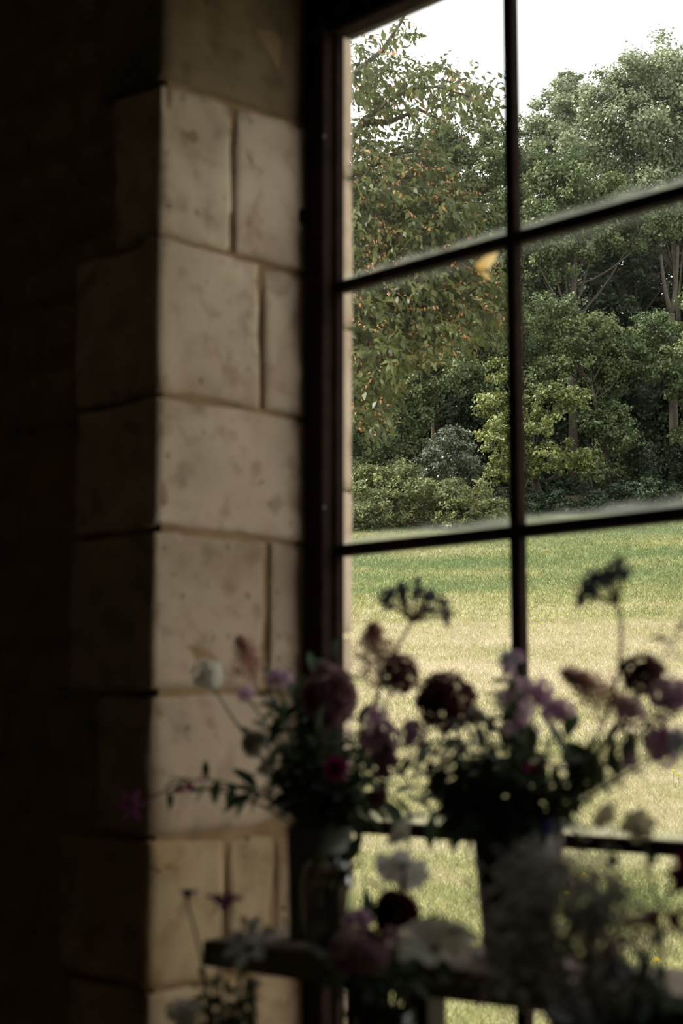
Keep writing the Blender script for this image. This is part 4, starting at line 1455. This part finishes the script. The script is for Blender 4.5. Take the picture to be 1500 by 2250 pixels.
fl_open('cosmos', 'broad cream-white flower face at the bottom right of the dahlia', V5, 958, 2092, 1.32, 170, 'white', (.15, -.35, .75), 8, 0.75, 0.15, 0.25, leaves=3)
for px, py in ((760, 2150), (830, 2130), (890, 2130), (930, 2050), (800, 2180), (720, 2110), (985, 2060), (870, 2160)):
    sprig('foliage_sprig', near_label('dark leafy sprig in dark bottle', px, py), V5, px, py, 1.37 + random.uniform(-.04, .03), 8, 0.04, 'leafd', group='dark sprigs in the bottle')

# --- flowers in the jar at the lower left
fl_open('nigella', 'pale blue-white flower before the stone near the bench end', V4, 552, 2085, 1.36, 124, 'ice', (.1, -.6, .5), 6, 0.55, 0.1, 0.2, eye='burg', leaves=2)
fl_open('scabiosa', 'small dark purple flower silhouette leftmost against golden stone', V4, 412, 1980, 1.36, 56, 'purple', (0, 0, 1), 6, 0.6, 0.2, 1.0, eye='burg', leaves=1)
fl_open('scabiosa', 'dark purple flower with two raised petals against golden stone', V4, 490, 2000, 1.36, 92, 'purple', (0.1, 0, 1), 6, 0.4, 0.2, 0.6, eye='burg', leaves=1)
fl_round('scabiosa', 'tiny dark bud right of the two-petalled purple flower', V4, 535, 2022, 1.36, 20, 'burg', n=10, leaves=0)
fl_round('yarrow', 'small white blossoms at the bottom edge over the lower left jar', V4, 402, 2222, 1.30, 76, 'white', n=30, aspect=.6)
for px, py in ((445, 2150), (480, 2140), (530, 2150), (555, 2180), (500, 2190), (520, 2225), (440, 2220), (470, 2185), (540, 2210)):
    sprig('fern_sprig', near_label('curly green sprig in lower left jar', px, py), V4, px, py, 1.35 + random.uniform(-.03, .03), 11, 0.026, 'leafo', group='green sprigs in the lower left jar')

# --- misty sprays and maroon cosmos in the black pail
def mist(label, tips, Y, n=150):
    root = flower_root('gypsophila', label, V6, 'grey misty sprays in the black pail')
    st, fl = MB(), MB()
    c0 = at_y(*tips[0], Y)
    path = stem_path(V6, c0, 0.3)
    finish_stem(root, path, 0.002, 0.001)
    for t in tips:
        e = at_y(t[0], t[1], Y + random.uniform(-.05, .05))
        st.tube(bez(path[len(path) // 2], path[-3] * 0.5 + e * 0.5 + Vector((0, 0, .01)), e, 6), 0.001, 0.0006, 3)
        for _ in range(n // len(tips)):
            q = e + Vector((random.gauss(0, .020), random.gauss(0, .020), random.gauss(0, .013)))
            if random.random() < .5:
                st.tube([e, q], 0.0004, 0.0003, 3)
            for _ in range(3):
                fl.petal(q, rvec(), rvec(), 0.0049, 0.0040, 0.1)
    build('twigs', st, M['stemdry'], root)['kind'] = 'stuff'
    build('flower_head', fl, M['haze'], root)['kind'] = 'stuff'


mist('topmost grey misty spray in front of the red bucket', [(1150, 1905), (1200, 1900), (1250, 1920), (1290, 1945), (1180, 1945), (1230, 1960)], 1.22, 420)
mist('grey misty spray reaching right over the meadow', [(1280, 2020), (1330, 1985), (1355, 1965), (1300, 1990), (1250, 2000), (1320, 2010)], 1.22, 360)
mist('grey misty spray hanging before the left side of the red bucket', [(1110, 1990), (1140, 1960), (1130, 2040), (1170, 2010), (1100, 2060), (1160, 2060)], 1.20, 200)
mist('dense grey misty spray at the foot of the red bucket', [(1080, 2110), (1130, 2100), (1190, 2090), (1230, 2060), (1110, 2150), (1180, 2150), (1240, 2130)], 1.20, 420)
mist('lowest grey misty spray over the rim of the black pail', [(1280, 2070), (1330, 2060), (1300, 2120), (1240, 2180), (1340, 2150), (1400, 2050)], 1.24, 420)
fl_open('cosmos', 'maroon flower with two broad petals spread in a V at lower right', V6, 1456, 2050, 1.14, 150, 'maroon', (0.05, -.35, 1), 6, 0.6, 0.15, 0.35, eye='burg', only=(0, 1, 3, 4))
fl_open('cosmos', 'maroon petals cut off by the right edge above the V-shaped flower', V6, 1510, 1920, 1.18, 96, 'maroon', TOCAM, 7, 0.7, 0.15, 0.3, eye='burg')
fl_round('phlox', 'small magenta blossom above a blue one on the bench edge', V6, 1342, 2098, 1.26, 48, 'magenta', n=22)
fl_round('cornflower', 'small blue blossom under the magenta one on the bench edge', V6, 1348, 2132, 1.25, 52, 'blue', n=22)
for px, py in ((1420, 2150), (1380, 2180), (1300, 2190), (1460, 2160)):
    sprig('foliage_sprig', near_label('dark sprig in black pail', px, py), V6, px, py, 1.30 + random.uniform(-.03, .03), 8, 0.03, 'leafd', group='dark sprigs in the black pail')

# dried leaf caught on the outside of the glass, below the upper crossbar
p0, p1, p2 = at_y(1085, 552, D + 0.012), at_y(1052, 580, D + 0.011), at_y(1082, 606, D + 0.011)
lf = empty('dry_leaf', p0, 'curled orange dry leaf stuck to the pane below the upper crossbar', 'leaf')
mm = leaf_mat('dry_leaf_ochre', (0.80, 0.46, 0.15), (0.92, 0.68, 0.34), 0.8)
M['dry'] = mm
mb = MB(); mb.petal(p0 + (p0 - p1) * 0.3, p1 - p0, Vector((0, 1, 0)), 0.058, 0.026, 0.1); build('blade', mb, mm, lf)
mb = MB(); mb.petal(p1 + Vector((0, 0, -0.012)), p2 - p1, Vector((0, 1, 0)), 0.030, 0.009, 0.1); build('torn_tip', mb, mm, lf)
